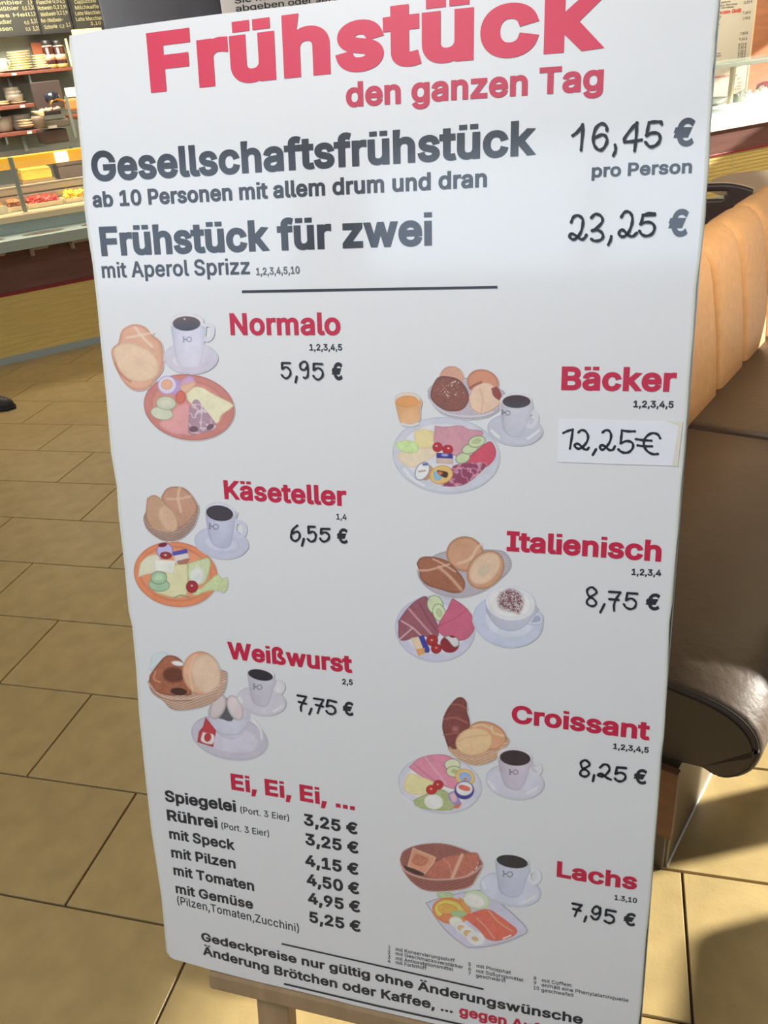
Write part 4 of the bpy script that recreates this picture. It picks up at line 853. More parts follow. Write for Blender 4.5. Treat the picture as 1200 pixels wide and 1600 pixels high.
# ================================================================== bench on the right
leather = mat('brown_leather', (100, 86, 74), rough=0.5, spec=0.5, noise=(9, .08), bump=(45, .25))
leather_s = mat('brown_leather_smooth', (78, 68, 60), rough=0.5, noise=(9, .06))
tan = mat('tan_leather', (230, 182, 132), rough=0.5, noise=(40, .07), bump=(70, .15))
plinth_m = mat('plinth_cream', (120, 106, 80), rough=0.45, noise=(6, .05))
legwood = mat('leg_walnut', (134, 92, 66), rough=0.55, noise=(5, .2, (1, 1, 9)))
metal_d = mat('dark_metal', (84, 78, 74), rough=0.45, metal=0.4)
sil = mat('silicone_bead', (240, 240, 232), rough=0.4)
bench = empty('upholstered_bench', BF(-.42, 2.6, 0), 'brown leather bench seat with tan channelled backrest, right of the menu board', 'bench')
prof = [(-.655, .452), (-.45, .456), (-.33, .456), (-.265, .451), (-.221, .443), (-.188, .427), (-.166, .402), (-.157, .37), (-.160, .34), (-.170, .31), (-.19, .284), (-.213, .272), (-.237, .279), (-.27, .274), (-.33, .262), (-.45, .26), (-.655, .26)]
prof = [prof[0], prof[1]] + [tuple(p_) for p_ in smooth_path(prof[2:-2], 3)] + [prof[-2], prof[-1]]
def cushion(d0, d1, name, rnd0=.0, dz=0.0):
    mb = MB(BF); n = len(prof); ds = []
    rows = [(d0, .012), (d0 + .004, .004), (d0 + .012, 0.0)] + [(d0 + .012 + (d1 - d0 - .024) * k / 6, 0.0) for k in range(1, 6)] + [(d1 - .012, 0.0), (d1 - .004, .004), (d1, .012)]
    vs = []
    cn, cz = -.4, .36
    for (dd, ins) in rows:
        for (a, z) in prof:
            vs.append((a - (ins if a > -.64 else 0) * (1 if a > cn else 0), dd, z + dz + (-ins if z > cz else ins)))
    fs = [(j * n + i, j * n + (i + 1) % n, (j + 1) * n + (i + 1) % n, (j + 1) * n + i) for j in range(len(rows) - 1) for i in range(n)]
    mb.add(vs, fs, True); mb.add([v for v in vs[:n]], [tuple(range(n))]); mb.add([v for v in vs[-n:]], [tuple(range(n))])
    return mb.build(name, leather, bench)
def bpix(px, py, dd):
    r = ray(px, py); t = dd / (BD @ r[:2]); q_ = r * t; return float(BN @ q_[:2]), float(CH + q_[2])
WR = bpix(1055, 1250, 1.118)[0]
c1 = cushion(1.150, 2.232, 'seat_cushion'); cushion(2.240, 3.42, 'seat_cushion', dz=.012); cushion(3.428, 3.88, 'seat_cushion', dz=.012)
# piping round the end face and a smooth end cap
MB(BF).tube([(a, 1.1535, z) for a, z in [(p[0] - (.006 if p[0] > -.4 else 0), p[1] + (-.006 if p[1] > .36 else .006)) for p in prof[1:-1]]], .0022, 6).build('piping', leather_s, bench)
MB(BF).prism([(a - (.012 if a > -.4 else 0), z + (-.013 if z > .36 else .013)) for a, z in prof], 1.144, 1.152, 'pxq').build('end_panel', leather_s, bench)
# backrest channels
def channel(d0, d1):
    mb = MB(BF)
    pr = [(-.640, .455), (-.645, .52), (-.655, .62), (-.670, .72), (-.684, .80), (-.698, .855), (-.72, .893), (-.75, .914), (-.785, .918), (-.815, .905), (-.835, .875), (-.84, .80), (-.84, .3), (-.70, .3)]
    n = len(pr); vs = []; rows = 15
    for k in range(rows):
        t = .5 - .5 * math.cos(math.pi * k / (rows - 1)); dd = d0 + .0025 + (d1 - d0 - .005) * t; e = (1 - abs(2 * t - 1) ** 5) * .5
        ins = .034 * (abs(2 * t - 1) ** 14)
        for (a, z) in pr:
            ca, cz = -.76, .6
            L = math.hypot(a - ca, (z - .85) if z > .85 else 0) + 1e-6
            vs.append((a + (ca - a) / L * ins * (1 if z > .4 else 0), dd, z - (ins if z > .88 else 0)))
    fs = [(j * n + i, j * n + (i + 1) % n, (j + 1) * n + (i + 1) % n, (j + 1) * n + i) for j in range(rows - 1) for i in range(n)]
    mb.add(vs, fs, True); mb.add(vs[:n], [tuple(range(n))]); mb.add(vs[-n:], [tuple(range(n))])
    return mb.build('backrest_channel', tan, bench)
for k in range(-5, 5): channel(2.50 + .281 * k, 2.50 + .281 * (k + 1))
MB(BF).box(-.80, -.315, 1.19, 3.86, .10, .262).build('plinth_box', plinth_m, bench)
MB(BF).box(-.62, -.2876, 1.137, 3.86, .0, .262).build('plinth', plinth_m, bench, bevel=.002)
MB(BF).tube([BF(-.2860, 1.137, .003)[0:0] or (-.2865, 1.137 + .08 * k, .002 + .0006 * math.sin(k * 2.1)) for k in range(34)], .0026, 6).build('silicone_bead', sil, bench)
MB(BF).box(-.60, WR, 1.118, 1.136, .100, .275).build('end_board', legwood, bench, bevel=.002)
MB(BF).box(-.59, -.292, 1.124, 1.136, .0, .100).build('foot_plate', metal_d, bench, bevel=.002)

# unseen table and stool, added to shade the seat and the floor
dkwood = mat('table_walnut', (120, 92, 70), rough=0.45, noise=(4, .18, (8, 1, 1)))
tb = empty('shade_table', (1.0, 2.1, 0), 'unseen walnut table added to shade the leather bench', 'table')
MB().box(.62, 1.40, 1.52, 3.2, .715, .745).build('tabletop', dkwood, tb, bevel=.006)
MB().box(.94, 1.06, 1.57, 1.67, .02, .715).build('pedestal', metal_d, tb, bevel=.004); MB().box(1.22, 1.32, 2.9, 3.0, .02, .715).build('pedestal', metal_d, tb, bevel=.004)
MB().box(.78, 1.25, 1.50, 1.74, .0, .02).build('base_plate', metal_d, tb, bevel=.004); MB().box(1.12, 1.42, 2.83, 3.07, .0, .02).build('base_plate', metal_d, tb, bevel=.004)
st = empty('shade_stool', (1.35, .9, 0), 'unseen low brown leather stool added to shade the floor by the bench end', 'stool')
cx, cy = .205 + .84, 1.0 + .43
dv = np.array([-.21, -.98]); pv = np.array([.98, -.21]); c0 = np.array([cx, cy])
ring = [tuple(c0), tuple(c0 + dv * 1.1), tuple(c0 + dv * 1.1 + pv * .5), tuple(c0 + pv * .5)]
MB().prism(ring, .12, .45).build('seat_cushion', leather, st, bevel=.03, seg=3)
ring2 = [tuple(c0 + dv * .03 + pv * .03), tuple(c0 + dv * 1.07 + pv * .03), tuple(c0 + dv * 1.07 + pv * .47), tuple(c0 + dv * .03 + pv * .47)]
MB().prism(ring2, .0, .13).build('base', metal_d, st)

# table behind the bench and its chair
tb2 = empty('cafe_table', (.9, 4.85, 0), 'grey-brown topped table beyond the bench backrest, under the counter', 'table')
grt = mat('tabletop_taupe', (176, 164, 142), rough=0.4, noise=(8, .06))
ring = [(.50, 4.60), (.47, 4.72), (.50, 4.90), (.60, 5.06), (.72, 5.10), (1.6, 5.10), (1.68, 5.0), (1.68, 4.5), (1.6, 4.42), (.62, 4.42)]
MB().prism(ring, .705, .74).build('tabletop', grt, tb2, bevel=.006)
MB().box(1.05, 1.13, 4.72, 4.80, .02, .705).build('pedestal', metal_d, tb2)
MB().box(.85, 1.33, 4.52, 5.0, .0, .02).build('base_plate', metal_d, tb2)
shell = mat('chair_shell_dark', (66, 56, 58), rough=0.35)
edge_m = mat('chair_edge_cream', (214, 198, 170), rough=0.5)
ch = empty('shell_chair', (.36, 4.15, 0), 'dark round-backed chair with an oval hand hole, behind the tan backrest', 'chair')
cx0 = .38
def arc_top(x): return .808 - .55 * max(0, abs(x - .42) - .05) ** 2 * 2.4
mb = MB()
xs = [cx0 - .22 + .46 * i / 46 for i in range(47)]
def cb(x): return 4.31 - .55 * (x - cx0) ** 2
hx, hz, ha, hb_ = .462, .757, .048, .017
rows = 20
vs = []; idx = {}
for i, x in enumerate(xs):
    top = arc_top(x)
    for j in range(rows + 1):
        z = .46 + (top - .46) * j / rows; idx[i, j] = len(vs); vs.append((x, cb(x), z))
fs = []
for i in range(len(xs) - 1):
    for j in range(rows):
        xm = (xs[i] + xs[i + 1]) / 2; zm = (vs[idx[i, j]][2] + vs[idx[i + 1, j + 1]][2]) / 2
        if ((xm - hx) / ha) ** 2 + ((zm - hz) / hb_) ** 2 < 1 and zm < hz + .014: continue
        fs.append((idx[i, j], idx[i + 1, j], idx[i + 1, j + 1], idx[i, j + 1]))
mb.add(vs, fs, True)
mb.build('backrest', shell, ch, solid=.012)
MB().tube([(x, cb(x), arc_top(x) + .001) for x in xs], .0045, 6).build('edge_strip', edge_m, ch)
MB().prism([(cx0 + .21 * math.cos(a) , 4.12 + .20 * math.sin(a)) for a in [k * math.pi / 12 for k in range(24)]], .44, .465).build('seat', shell, ch, bevel=.006)
for sx_, sy_ in ((-1, -1), (1, -1), (-1, 1), (1, 1)):
    MB().tube([(cx0 + .13 * sx_, 4.12 + .13 * sy_, .45), (cx0 + .19 * sx_, 4.12 + .19 * sy_, 0)], .011, 8).build('leg', metal_d, ch)

# ================================================================== serving counter
steel = mat('brushed_steel', (172, 188, 186), rough=0.38, metal=0.55, noise=(6, .06, (1, 1, 20)))
kick_m = mat('kick_strip_steel', (170, 184, 182), rough=0.5, metal=0.2)
yel = mat('ribbed_panel_yellow', (222, 196, 118), rough=0.6, noise=(8, .10, (1, 1, 14)))
redt = mat('red_trim', (140, 44, 48), rough=0.4)
fasc = mat('fascia_redwood', (116, 78, 70), rough=0.4, noise=(2.5, .22, (1, 1, 10)))
stone = mat('ledge_stone', (206, 190, 156), rough=0.4, noise=(12, .06))
brack_m = mat('bracket_steel', (170, 160, 150), rough=0.3, metal=0.7)
S0, S1 = -1.2, 12.0
ctr = empty('serving_counter', CF(3.0, -.4, 0), 'long cafe counter with yellow ribbed front, red trim and dark wood fascia', 'counter')
MB(CF).box(S0, S1, -.02, .004, .0, .046).build('kick_strip', kick_m, ctr)
MB(CF).box(S0, S1, -.9, -.02, .0, .40).build('carcass', fasc, ctr)
# ribbed front panels
def ribbed(s0, s1):
    mb = MB(CF); n = 22
    z0, z1 = .046, .402
    for k in range(n):
        a = z0 + (z1 - z0) * k / n; b = z0 + (z1 - z0) * (k + 1) / n
        mb.box(s0, s1, -.02, .000 if k % 2 else .0035, a, b)
    return mb.build('front_panel', yel, ctr)
for a in np.arange(-1.2, 12, 1.1): ribbed(a + .003, a + 1.097)
jointm = mat('panel_joint', (232, 214, 150), rough=0.5)
for a in np.arange(-.1, 12, 1.1): MB(CF).box(a - .004, a + .004, -.02, .0055, .046, .402).build('joint_strip', jointm, ctr)
MB(CF).box(S0, S1, -.02, .010, .400, .420).build('red_trim', redt, ctr, bevel=.003)
MB(CF).box(S0, S1, -.9, .004, .420, .64).build('fascia', fasc, ctr)
ZT = cnt(50, 333, .02)[1]; ZL = .80
MB(CF).box(S0, 5.0, -.95, .02, ZL, ZT).build('stone_ledge', stone, ctr, bevel=.004)
MB(CF).box(5.0, S1, -.9, -.03, .64, .774).build('worktop', steel, ctr)
MB(CF).box(S0, 5.0, -.9, -.005, .64, ZL).build('ledge_support', steel, ctr)
# tray rail
zr = cnt(0, 378, .24)[1]
zr = cnt(50, 370.5, .262)[1]; zrh = zr - cnt(50, 388, .262)[1]
rail = MB(CF)
rail.box(S0, 5.0, 0.0, .255, zr - .012, zr).box(S0, 5.0, .245, .262, zr - zrh, zr + .002)
rl = rail.build('tray_rail', steel, ctr, bevel=.002)
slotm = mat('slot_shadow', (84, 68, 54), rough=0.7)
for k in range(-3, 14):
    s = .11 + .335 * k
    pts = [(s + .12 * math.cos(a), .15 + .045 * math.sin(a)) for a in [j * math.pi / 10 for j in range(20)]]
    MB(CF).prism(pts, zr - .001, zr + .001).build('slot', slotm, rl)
for k in range(-3, 14):
    s = .10 + .235 * k
    MB(CF).box(s, s + .10, .01, .24, zr - .075, zr - .012).box(s + .02, s + .045, .0, .02, zr - .14, zr - .07).build('bracket', brack_m, ctr, bevel=.004)

glass = mat('case_glass', (225, 240, 235), rough=0.05, alpha=0.05, spec=0.6)
postm = mat('post_steel', (150, 160, 152), rough=0.4, metal=0.5)
gold = mat('lamp_bar_gold', (230, 170, 60), rough=0.35, metal=0.7, emit=(255, 190, 60), es=0.55)
lampm = mat('lamp_glow', (255, 240, 180), emit=(255, 232, 150), es=9.0)
def px_s(px, py, off): return cnt(px, py, off)[0]
# left display case
OFF = -.10
zc0 = ZT; zc1 = cnt(60, 239, OFF - .03)[1]
case = empty('display_case', CF(.9, -.4, ZT), 'glass food display case on the counter, left of the board', 'display case')
MB(CF).box(S0, 4.6, OFF - .004, OFF, zc0, zc1 - .03).build('front_glass', glass, case)
for px in (15, 180, 330):
    s = px_s(px, 245, OFF) if px < 100 else px_s(15, 245, OFF) + (1.25 if px == 180 else 2.5)
    MB(CF).box(s - .013, s + .013, OFF - .01, OFF + .016, zc0, zc1).build('post', postm, case, bevel=.003)
sp = px_s(15, 245, OFF)
MB(CF).box(sp - 1.25, sp - 1.224, OFF - .01, OFF + .016, zc0, zc1).build('post', postm, case, bevel=.003)
MB(CF).box(S0, 4.6, OFF - .05, OFF - .005, zc1 - .066, zc1).build('lamp_bar', gold, case, bevel=.006)
a0, a1 = px_s(86, 245, OFF), px_s(106, 245, OFF)
for k in range(4):
    MB(CF).box(a0 + 1.0 * k, a1 + 1.0 * k, OFF - .004, OFF + .001, zc1 - .062, zc1 - .006).build('heat_lamp', lampm, case)
area('case_lamp', CF(.7, OFF - .12, zc1 - .09), CF(.7, OFF - .2, .7), 1.6, 5, (1.0, 0.84, 0.55), .06)
MB(CF).box(S0, 4.6, OFF - .42, OFF - .04, zc1 + .002, zc1 + .010).build('top_glass', glass, case)
shm = mat('case_shelf_steel', (150, 140, 124), rough=0.35, metal=0.6)
zs = cnt(80, 284, OFF - .22)[1]
MB(CF).box(S0, 4.6, OFF - .46, OFF - .20, zs - .012, zs).box(S0, 4.6, OFF - .215, OFF - .20, zs - .04, zs + .006).build('shelf', shm, case, bevel=.002)
MB(CF).box(S0, 4.6, OFF - .205, OFF - .19, zs - .085, zs - .05).build('shelf_rail', shm, case, bevel=.002)

def chunks(name, c, size, n, m, parent, sp_, s_rng, kind='stuff'):
    """heap of small faceted pieces joined into one"""
    mb = MB(CF)
    for i in range(n):
        s = random.uniform(*s_rng[0]); o = random.uniform(*s_rng[1]); z = s_rng[2][0] + random.random() * (s_rng[2][1] - s_rng[2][0]); r = size * random.uniform(.6, 1.1)
        vs = [(s + r * random.uniform(.6, 1) * x, o + r * random.uniform(.6, 1) * y, z + r * random.uniform(.5, .9) * q) for x, y, q in ((1, 0, 0), (-1, 0, 0), (0, 1, 0), (0, -1, 0), (0, 0, 1), (0, 0, -1))]
        mb.add(vs, [(0, 2, 4), (2, 1, 4), (1, 3, 4), (3, 0, 4), (2, 0, 5), (1, 2, 5), (3, 1, 5), (0, 3, 5)])
    return mb.build(name, m, parent, kind=kind)
cream_tray = mat('tray_cream', (216, 200, 164), rough=0.5)
red_f = mat('red_fruit', (196, 44, 36), rough=0.3, noise=(30, .3)); yel_f = mat('yellow_fruit', (246, 206, 20), rough=0.3, noise=(30, .15))
brn_f = mat('brown_pastry', (176, 104, 52), rough=0.5, noise=(20, .35)); org_f = mat('orange_fruit', (232, 120, 30), rough=0.4, noise=(20, .3))
def food_tray(px0, px1, m, label, fruit='fruit_pieces'):
    off = OFF - .06; s0 = px_s(px0, 315, off) + .003; s1 = px_s(px1, 315, off) - .003
    t = empty('food_tray', CF((s0 + s1) / 2, off - .1, ZT + .001), label, 'food tray')
    t['group'] = 'trays of food in the display case'; z = ZT + .001; zf = cnt(70, 316, off)[1]
    MB(CF).box(s0, s1, off - .22, off, z, z + .006).box(s0, s1, off - .006, off, z, zf).box(s0, s1, off - .22, off - .214, z, zf + .01).box(s0, s0 + .006, off - .22, off, z, zf + .004).box(s1 - .006, s1, off - .22, off, z, zf + .004).build('tray', cream_tray, t, bevel=.002)
    chunks(fruit, m, .020, 190, m, t, 0, ((s0 + .02, s1 - .02), (off - .20, off - .02), (zf - .012, zf + .030)))
food_tray(40, 100, red_f, 'cream tray heaped with red fruit pieces behind the case glass')
food_tray(101, 150, yel_f, 'cream tray heaped with bright yellow fruit pieces, beside the red fruit')
food_tray(8, 38, brn_f, 'tray of brown fried pieces left of the steel case post', 'fried_pieces')
food_tray(-36, 6, org_f, 'tray of orange pieces at the left edge of the photo', 'fruit_pieces')
card = mat('price_card', (222, 214, 186), rough=0.6)
s_, z_ = cnt(4, 330, OFF - .03)
MB(CF).prism([(s_ - .10, ZT), (s_ + .05, ZT), (s_ + .03, z_ + .03), (s_ - .09, z_ + .02)], OFF - .035, OFF - .03, 'pxq').build('price_card', card, label='small cream price card standing before the orange pieces', cat='card')

cake = mat('sponge_cake', (222, 166, 60), rough=0.7, noise=(20, .15)); caket = mat('cake_top', (240, 190, 70), rough=0.6)
s0, s1 = px_s(32, 275, OFF - .30), px_s(79, 268, OFF - .30)
ck = empty('cake_loaf', CF((s0 + s1) / 2, OFF - .33, zs), 'yellow sheet cake on the upper steel shelf of the case', 'cake')
MB(CF).box(s0, s1, OFF - .40, OFF - .26, zs + .02, zs + .075).build('sponge', cake, ck, bevel=.008)
MB(CF).box(s0 + .004, s1 - .004, OFF - .396, OFF - .264, zs + .075, zs + .086).build('topping', caket, ck, bevel=.004)
MB(CF).box(s0 - .008, s1 + .008, OFF - .42, OFF - .24, zs + .001, zs + .02).build('cake_board', mat('cake_board', (120, 100, 70), rough=.5), ck, bevel=.003)
s0, s1 = px_s(84, 268, OFF - .3), px_s(131, 262, OFF - .3)
dkbox = mat('dark_crate', (74, 62, 60), rough=0.4)
bx_ = empty('storage_box', CF((s0 + s1) / 2, OFF - .33, zs), 'dark storage box with lid beside the yellow cake', 'box')
s0 += .02; MB(CF).box(s0, s1, OFF - .42, OFF - .25, zs + .001, zs + .075).build('body', dkbox, bx_, bevel=.006)
MB(CF).box(s0 - .004, s1 + .004, OFF - .425, OFF - .245, zs + .076, zs + .10).build('lid', dkbox, bx_, bevel=.006)

# ------------------------------------------------------------------ back wall shelves and crockery (left)
shelf_m = mat('shelf_redwood', (132, 74, 58), rough=0.5, noise=(3, .15, (1, 8, 8)))
plate_m = mat('crockery_cream', (236, 216, 176), rough=0.3); plate_g = mat('crockery_grey', (176, 168, 150), rough=0.35); cup_w = mat('crockery_white', (200, 196, 186), rough=0.3)
SO = -1.38                                     # front edge of the shelves
tagm = mat('shelf_label_white', (235, 232, 222), rough=0.6)
def wall_shelf(pxl, pyl, pxr, pyr, thick_px, label, tags, s_left=None):
    (sa, za), (sb, zb) = cnt(pxl, pyl, SO), cnt(pxr, pyr, SO); z = (za + zb) / 2
    th = cnt(pxl, pyl, SO)[1] - cnt(pxl, pyl + thick_px, SO)[1]
    if s_left is not None: sa = s_left
    t = empty('wall_shelf', CF((sa + sb) / 2, SO - .13, z - th), label, 'shelf', 'reddish wall shelves behind the counter')
    MB(CF).box(sa, sb, SO - .27, SO, z - th, z).build('board', shelf_m, t, bevel=.003)
    for px, py in tags:
        s, zz = cnt(px, py, SO + .003); MB(CF).box(s - .016, s + .016, SO, SO + .003, z - th * .85, z - th * .25).build('shelf_label', tagm, t)
    for f in (.2, .8):
        s = sa + (sb - sa) * f
        MB(CF).box(s - .006, s + .006, SO - .27, SO - .05, z - th - .05, z - th).build('bracket', steel, t)
    return z
z1 = wall_shelf(0, 113.5, 117, 105.5, 5.5, 'top reddish wall shelf carrying plate stacks and two dark jars', [(22, 115)], -.4)
z2 = wall_shelf(0, 166, 54, 161, 6.5, 'short reddish wall shelf in the middle with pale cups', [(35, 165)], -.4)
z3 = wall_shelf(0, 208, 65, 202, 6.5, 'lowest reddish wall shelf with pale bowls, above the case', [(46, 206)], -.4)
def plate_mesh(r, m, h=.016):
    return MB().lathe([(r * .55, 0), (r * .6, .003), (r * .97, h * .7), (r, h * .8), (r * .98, h), (r * .6, .006), (r * .01, .005)], n=28)
def plate_stack(pxc, pyc, wpx, count, z, m, label_, grp, off=SO - .13, pitch=.0155, wide0=False, rr=None):
    s, _ = cnt(pxc, pyc, off); s2 = px_s(pxc + wpx / 2, pyc, off); r = abs(s2 - s) if rr is None else rr
    proto = None
    for k in range(count):
        if proto is None:
            mb = plate_mesh(r, m); o = mb.build('plate', m); o.location = CF(s, off, z); proto = o
        else:
            o = proto.copy(); C.objects.link(o); o.location = CF(s + random.uniform(-.003, .003), off, z + k * pitch)
        pos = 'bottom' if k == 0 else ('topmost' if k == count - 1 else ['second', 'third', 'fourth', 'fifth', 'sixth', 'seventh', 'eighth'][k - 1] + ' from below')
        tag(o, label_ % pos, 'plate', grp)
plate_stack(30, 92, 36, 7, z1 + .017, plate_m, 'cream dinner plate, %s in the taller stack on the top shelf', 'plates in the taller stack')
plate_stack(65, 96, 27, 5, z1 + .017, plate_m, 'cream side plate, %s in the lower stack beside the brown box', 'plates in the lower stack')
plate_stack(22, 106, 60, 1, z1 + .0005, plate_m, 'wide cream platter lying %s under the taller plate stack', 'wide platters under the plates')
plate_stack(63, 103, 42, 1, z1 + .0005, plate_m, 'wide cream platter lying %s under the lower plate stack', 'wide platters under the plates')
plate_stack(28, 158, 26, 1, z2 + .0005, plate_m, 'single cream plate %s beneath the grey bowl stack', 'single plates')
plate_stack(43, 198, 28, 3, z3 + .017, plate_m, 'cream shallow dish, %s in the front stack on the lowest shelf', 'shallow dishes on the lowest shelf', off=SO - .07, pitch=.018)
plate_stack(3, 157, 12, 2, z2, plate_m, 'small cream plate, %s at the left end of the middle shelf', 'small plates on the middle shelf', rr=.05)
def bowl(pxc, pyc, r, h, z, m, label_, name='bowl', off=SO - .14, cat='bowl'):
    s, _ = cnt(pxc, pyc, off)
    o = MB().lathe([(r * .6, 0), (r * .85, h * .1), (r * .97, h * .6), (r, h), (r * .95, h), (r * .9, h * .6), (r * .6, h * .12), (.001, h * .1)], n=28).build(name, m); o.location = CF(s, off, z)
    return tag(o, label_, cat)
for k in range(3): bowl(22 - k, 150, .062 - .003 * k, .045, z2 + .018 + .024 * k, plate_g, 'pale grey bowl, %s in the stack on the middle shelf' % ('bottom', 'middle', 'topmost')[k])['group'] = 'grey bowls on the middle shelf'
for k in range(3): bowl(32, 190, .075, .05, z3 + .0005 + .026 * k, cup_w, 'white bowl, %s in the rear stack on the lowest shelf' % ('bottom', 'middle', 'topmost')[k], off=SO - .19)['group'] = 'white bowls on the lowest shelf'
bowl(4, 190, .07, .10, z3 + .0005, plate_g, 'tall grey pot at the left end of the lowest shelf', 'pot', cat='pot')
# mug
s, _ = cnt(2, 95, SO - .12)
mug = empty('mug', CF(s, SO - .12, z1 + .02), 'cream mug at the left end of the top shelf', 'mug')
o = MB().lathe([(.030, 0), (.036, .005), (.038, .07), (.035, .07), (.033, .01), (.001, .008)], n=24).build('cup', plate_m, None); o.parent = mug; o.location = (0, 0, 0)
o = MB().tube([(.036, 0, .06), (.058, 0, .055), (.062, 0, .035), (.052, 0, .018), (.036, 0, .014)], .005, 8).build('handle', plate_m, None); o.parent = mug; o.location = (0.049, 0, .009)
# brown picture block
brown = mat('brown_card', (150, 84, 54), rough=0.7)
(sa, za), (sb, zb) = cnt(52, 85, SO - .2), cnt(71, 65, SO - .2)
MB(CF).box(sa, sb, SO - .23, SO - .2, z1 + .002, zb).build('cardboard_box', brown, bevel=.002, label='plain brown box standing behind the lower plate stack', cat='box')
# jars
jar_d = mat('jar_dark', (70, 40, 34), rough=0.2, spec=.6); jar_l = mat('jar_label', (216, 176, 150), rough=0.6); jar_t = mat('jar_contents', (200, 160, 96), rough=0.4); lidm = mat('jar_lid', (40, 36, 38), rough=0.4); lidr = mat('jar_ring_silver', (225, 210, 190), rough=.3, metal=.3)
for k, (px, w_) in enumerate(((79, 15), (96, 15))):
    s, _ = cnt(px, 95, SO - .10); _, zt = cnt(px, 62.5, SO - .10); H = zt - z1; r = .038
    j = empty('storage_jar', CF(s, SO - .10, z1), ('dark stacked jar with pale label next to the plates' if k == 0 else 'dark stacked jar with pale label next to the yellow strip'), 'jar', 'dark jars on the top shelf')
    def part(nm, prof_, m_, z):
        o = MB().lathe(prof_, n=20).build(nm, m_); o.parent = j; o.location = (0, 0, z)
    part('glass_body', [(r * .9, 0), (r, .01), (r, H * .74), (r * .85, H * .76)], jar_d, 0)
    part('label', [(r * 1.02, 0), (r * 1.02, H * .2)], jar_l, H * .30)
    part('contents_band', [(r * 1.02, 0), (r * 1.02, H * .14)], jar_t, H * .02)
    part('silver_ring', [(r * .95, 0), (r * .95, H * .05)], lidr, H * .77)
    part('lid', [(r * .92, 0), (r * .95, .004), (r * .95, H * .17), (r * .85, H * .18)], lidm, H * .82)
# warm light strip at the end of the shelf
strip = mat('warm_light_strip', (255, 226, 150), emit=(255, 214, 120), es=1.1)
(sa, za), (sb, zb) = cnt(104, 60, SO - .02), cnt(112, 103, SO - .02)
MB(CF).box(sa, sb, SO - .05, SO - .02, z1 + .004, za).build('light_strip', strip, bevel=.003, label='upright glowing yellow strip at the end of the top shelf', cat='light')
(sa, za), (sb, zb) = cnt(113, 47.5, -1.42), cnt(160, 52, -1.42)
MB(CF).box(sa, sb, -1.46, -1.42, zb - .006, za + .004).build('light_strip', strip, bevel=.003, label='flat glowing cream strip below the third chalkboard', cat='light')
for (px, py) in ((16, 128), (40, 225)):   # wall hooks
    s, z = cnt(px, py, -1.60)
    t = MB(CF).box(s - .012, s + .012, -1.65, -1.63, z - .05, z + .05).tube([(s, -1.63, z + .03), (s, -1.58, z + .03), (s, -1.57, z)], .006, 6).build('wall_hook', steel, label='small steel wall hook %s' % ('under the top shelf' if py < 200 else 'below the lowest shelf'), cat='hook')
    t['group'] = 'steel wall hooks'
# slicer / machine
sd_ = mat('machine_dark', (78, 66, 62), rough=0.4); sg = mat('machine_grey', (118, 112, 100), rough=0.35, metal=.4)
MO = -1.05
def pbox(x0, y0, x1, y1, off, depth): # pixel rectangle to counter-frame box
    (sa, zb), (sb, _) = cnt(x0, y1, off), cnt(x1, y1, off); _, zt = cnt((x0 + x1) / 2, y0, off)
    return (min(sa, sb), max(sa, sb), off - depth, off, min(zb, zt), max(zb, zt))
(sm, zm) = cnt(85, 228, MO)
mch = empty('slicing_machine', CF(sm, MO - .15, zm), 'dark kitchen machine with rounded head behind the display case', 'kitchen machine')
MB(CF).box(*pbox(58, 126, 104, 172, MO - .25, .05)).build('splash_panel', sd_, mch, bevel=.004)
MB(CF).box(*pbox(72, 186, 112, 201, MO, .26)).build('body', sg, mch, bevel=.01)
b = pbox(76, 196, 90, 201, MO + .004, .004); MB(CF).box(*b).build('badge_plate', mat('badge', (190, 184, 170), rough=.4), mch)
MB(CF).box(*pbox(70, 202, 110, 226, MO - .02, .22)).build('base_cabinet', mat('machine_base', (70, 54, 46), rough=.5, noise=(5, .4)), mch, bevel=.006)
s, z = cnt(81, 152, MO - .1)
MB(CF).lathe([(.02, -.035), (.045, -.03), (.052, 0), (.045, .025), (.02, .035)], (s, MO - .1, z), n=20).build('round_head', mat('head_gloss', (40, 44, 56), rough=.15, spec=.8), mch)
MB(CF).tube([(s + .02 + .05 * math.cos(a), MO - .06, z - .05 + .035 * math.sin(a)) for a in [k * math.pi / 8 for k in range(9)]], .008, 8).build('handle', mat('brass_gloss', (220, 160, 80), rough=.2, metal=.8), mch)
b = pbox(70, 173, 97, 181, MO + .02, .14)
tr = empty('bread_tray', CF((b[0] + b[1]) / 2, MO, b[4]), 'black tray of pink and cream pastries on the dark machine', 'tray')
MB(CF).box(*b).build('tray', mat('tray_black', (40, 34, 34), rough=.4), tr, bevel=.004)
chunks('pastries', 0, .020, 26, mat('pastry_pink', (228, 176, 150), rough=.5, noise=(20, .2)), tr, 0, ((b[0] - .02, b[1]), (b[2] + .02, b[3] - .01), (b[5] + .004, b[5] + .012)))
b = pbox(52, 173, 71, 183, MO + .06, .08)
MB(CF).prism([(b[0], b[5]), (b[1], b[5]), (b[1], b[4]), (b[0] + .06, b[4] - .01)], b[2], b[3], 'pxq').build('bread_loaf', mat('bread_cream', (234, 208, 150), rough=.7), bevel=.012, label='cream bread slices leaning left of the black tray', cat='bread')
b = pbox(58, 188, 71, 199, MO - .02, .10)
MB().lathe([(.035, 0), (.042, .05), (.042, .07), (.038, .07), (.034, .008), (.001, .006)], CF((b[0] + b[1]) / 2 - .02, MO + .07, b[4]), n=20).build('bowl', mat('pot_brown', (140, 122, 104), rough=.5), label='small brown bowl left of the grey machine body', cat='bowl')
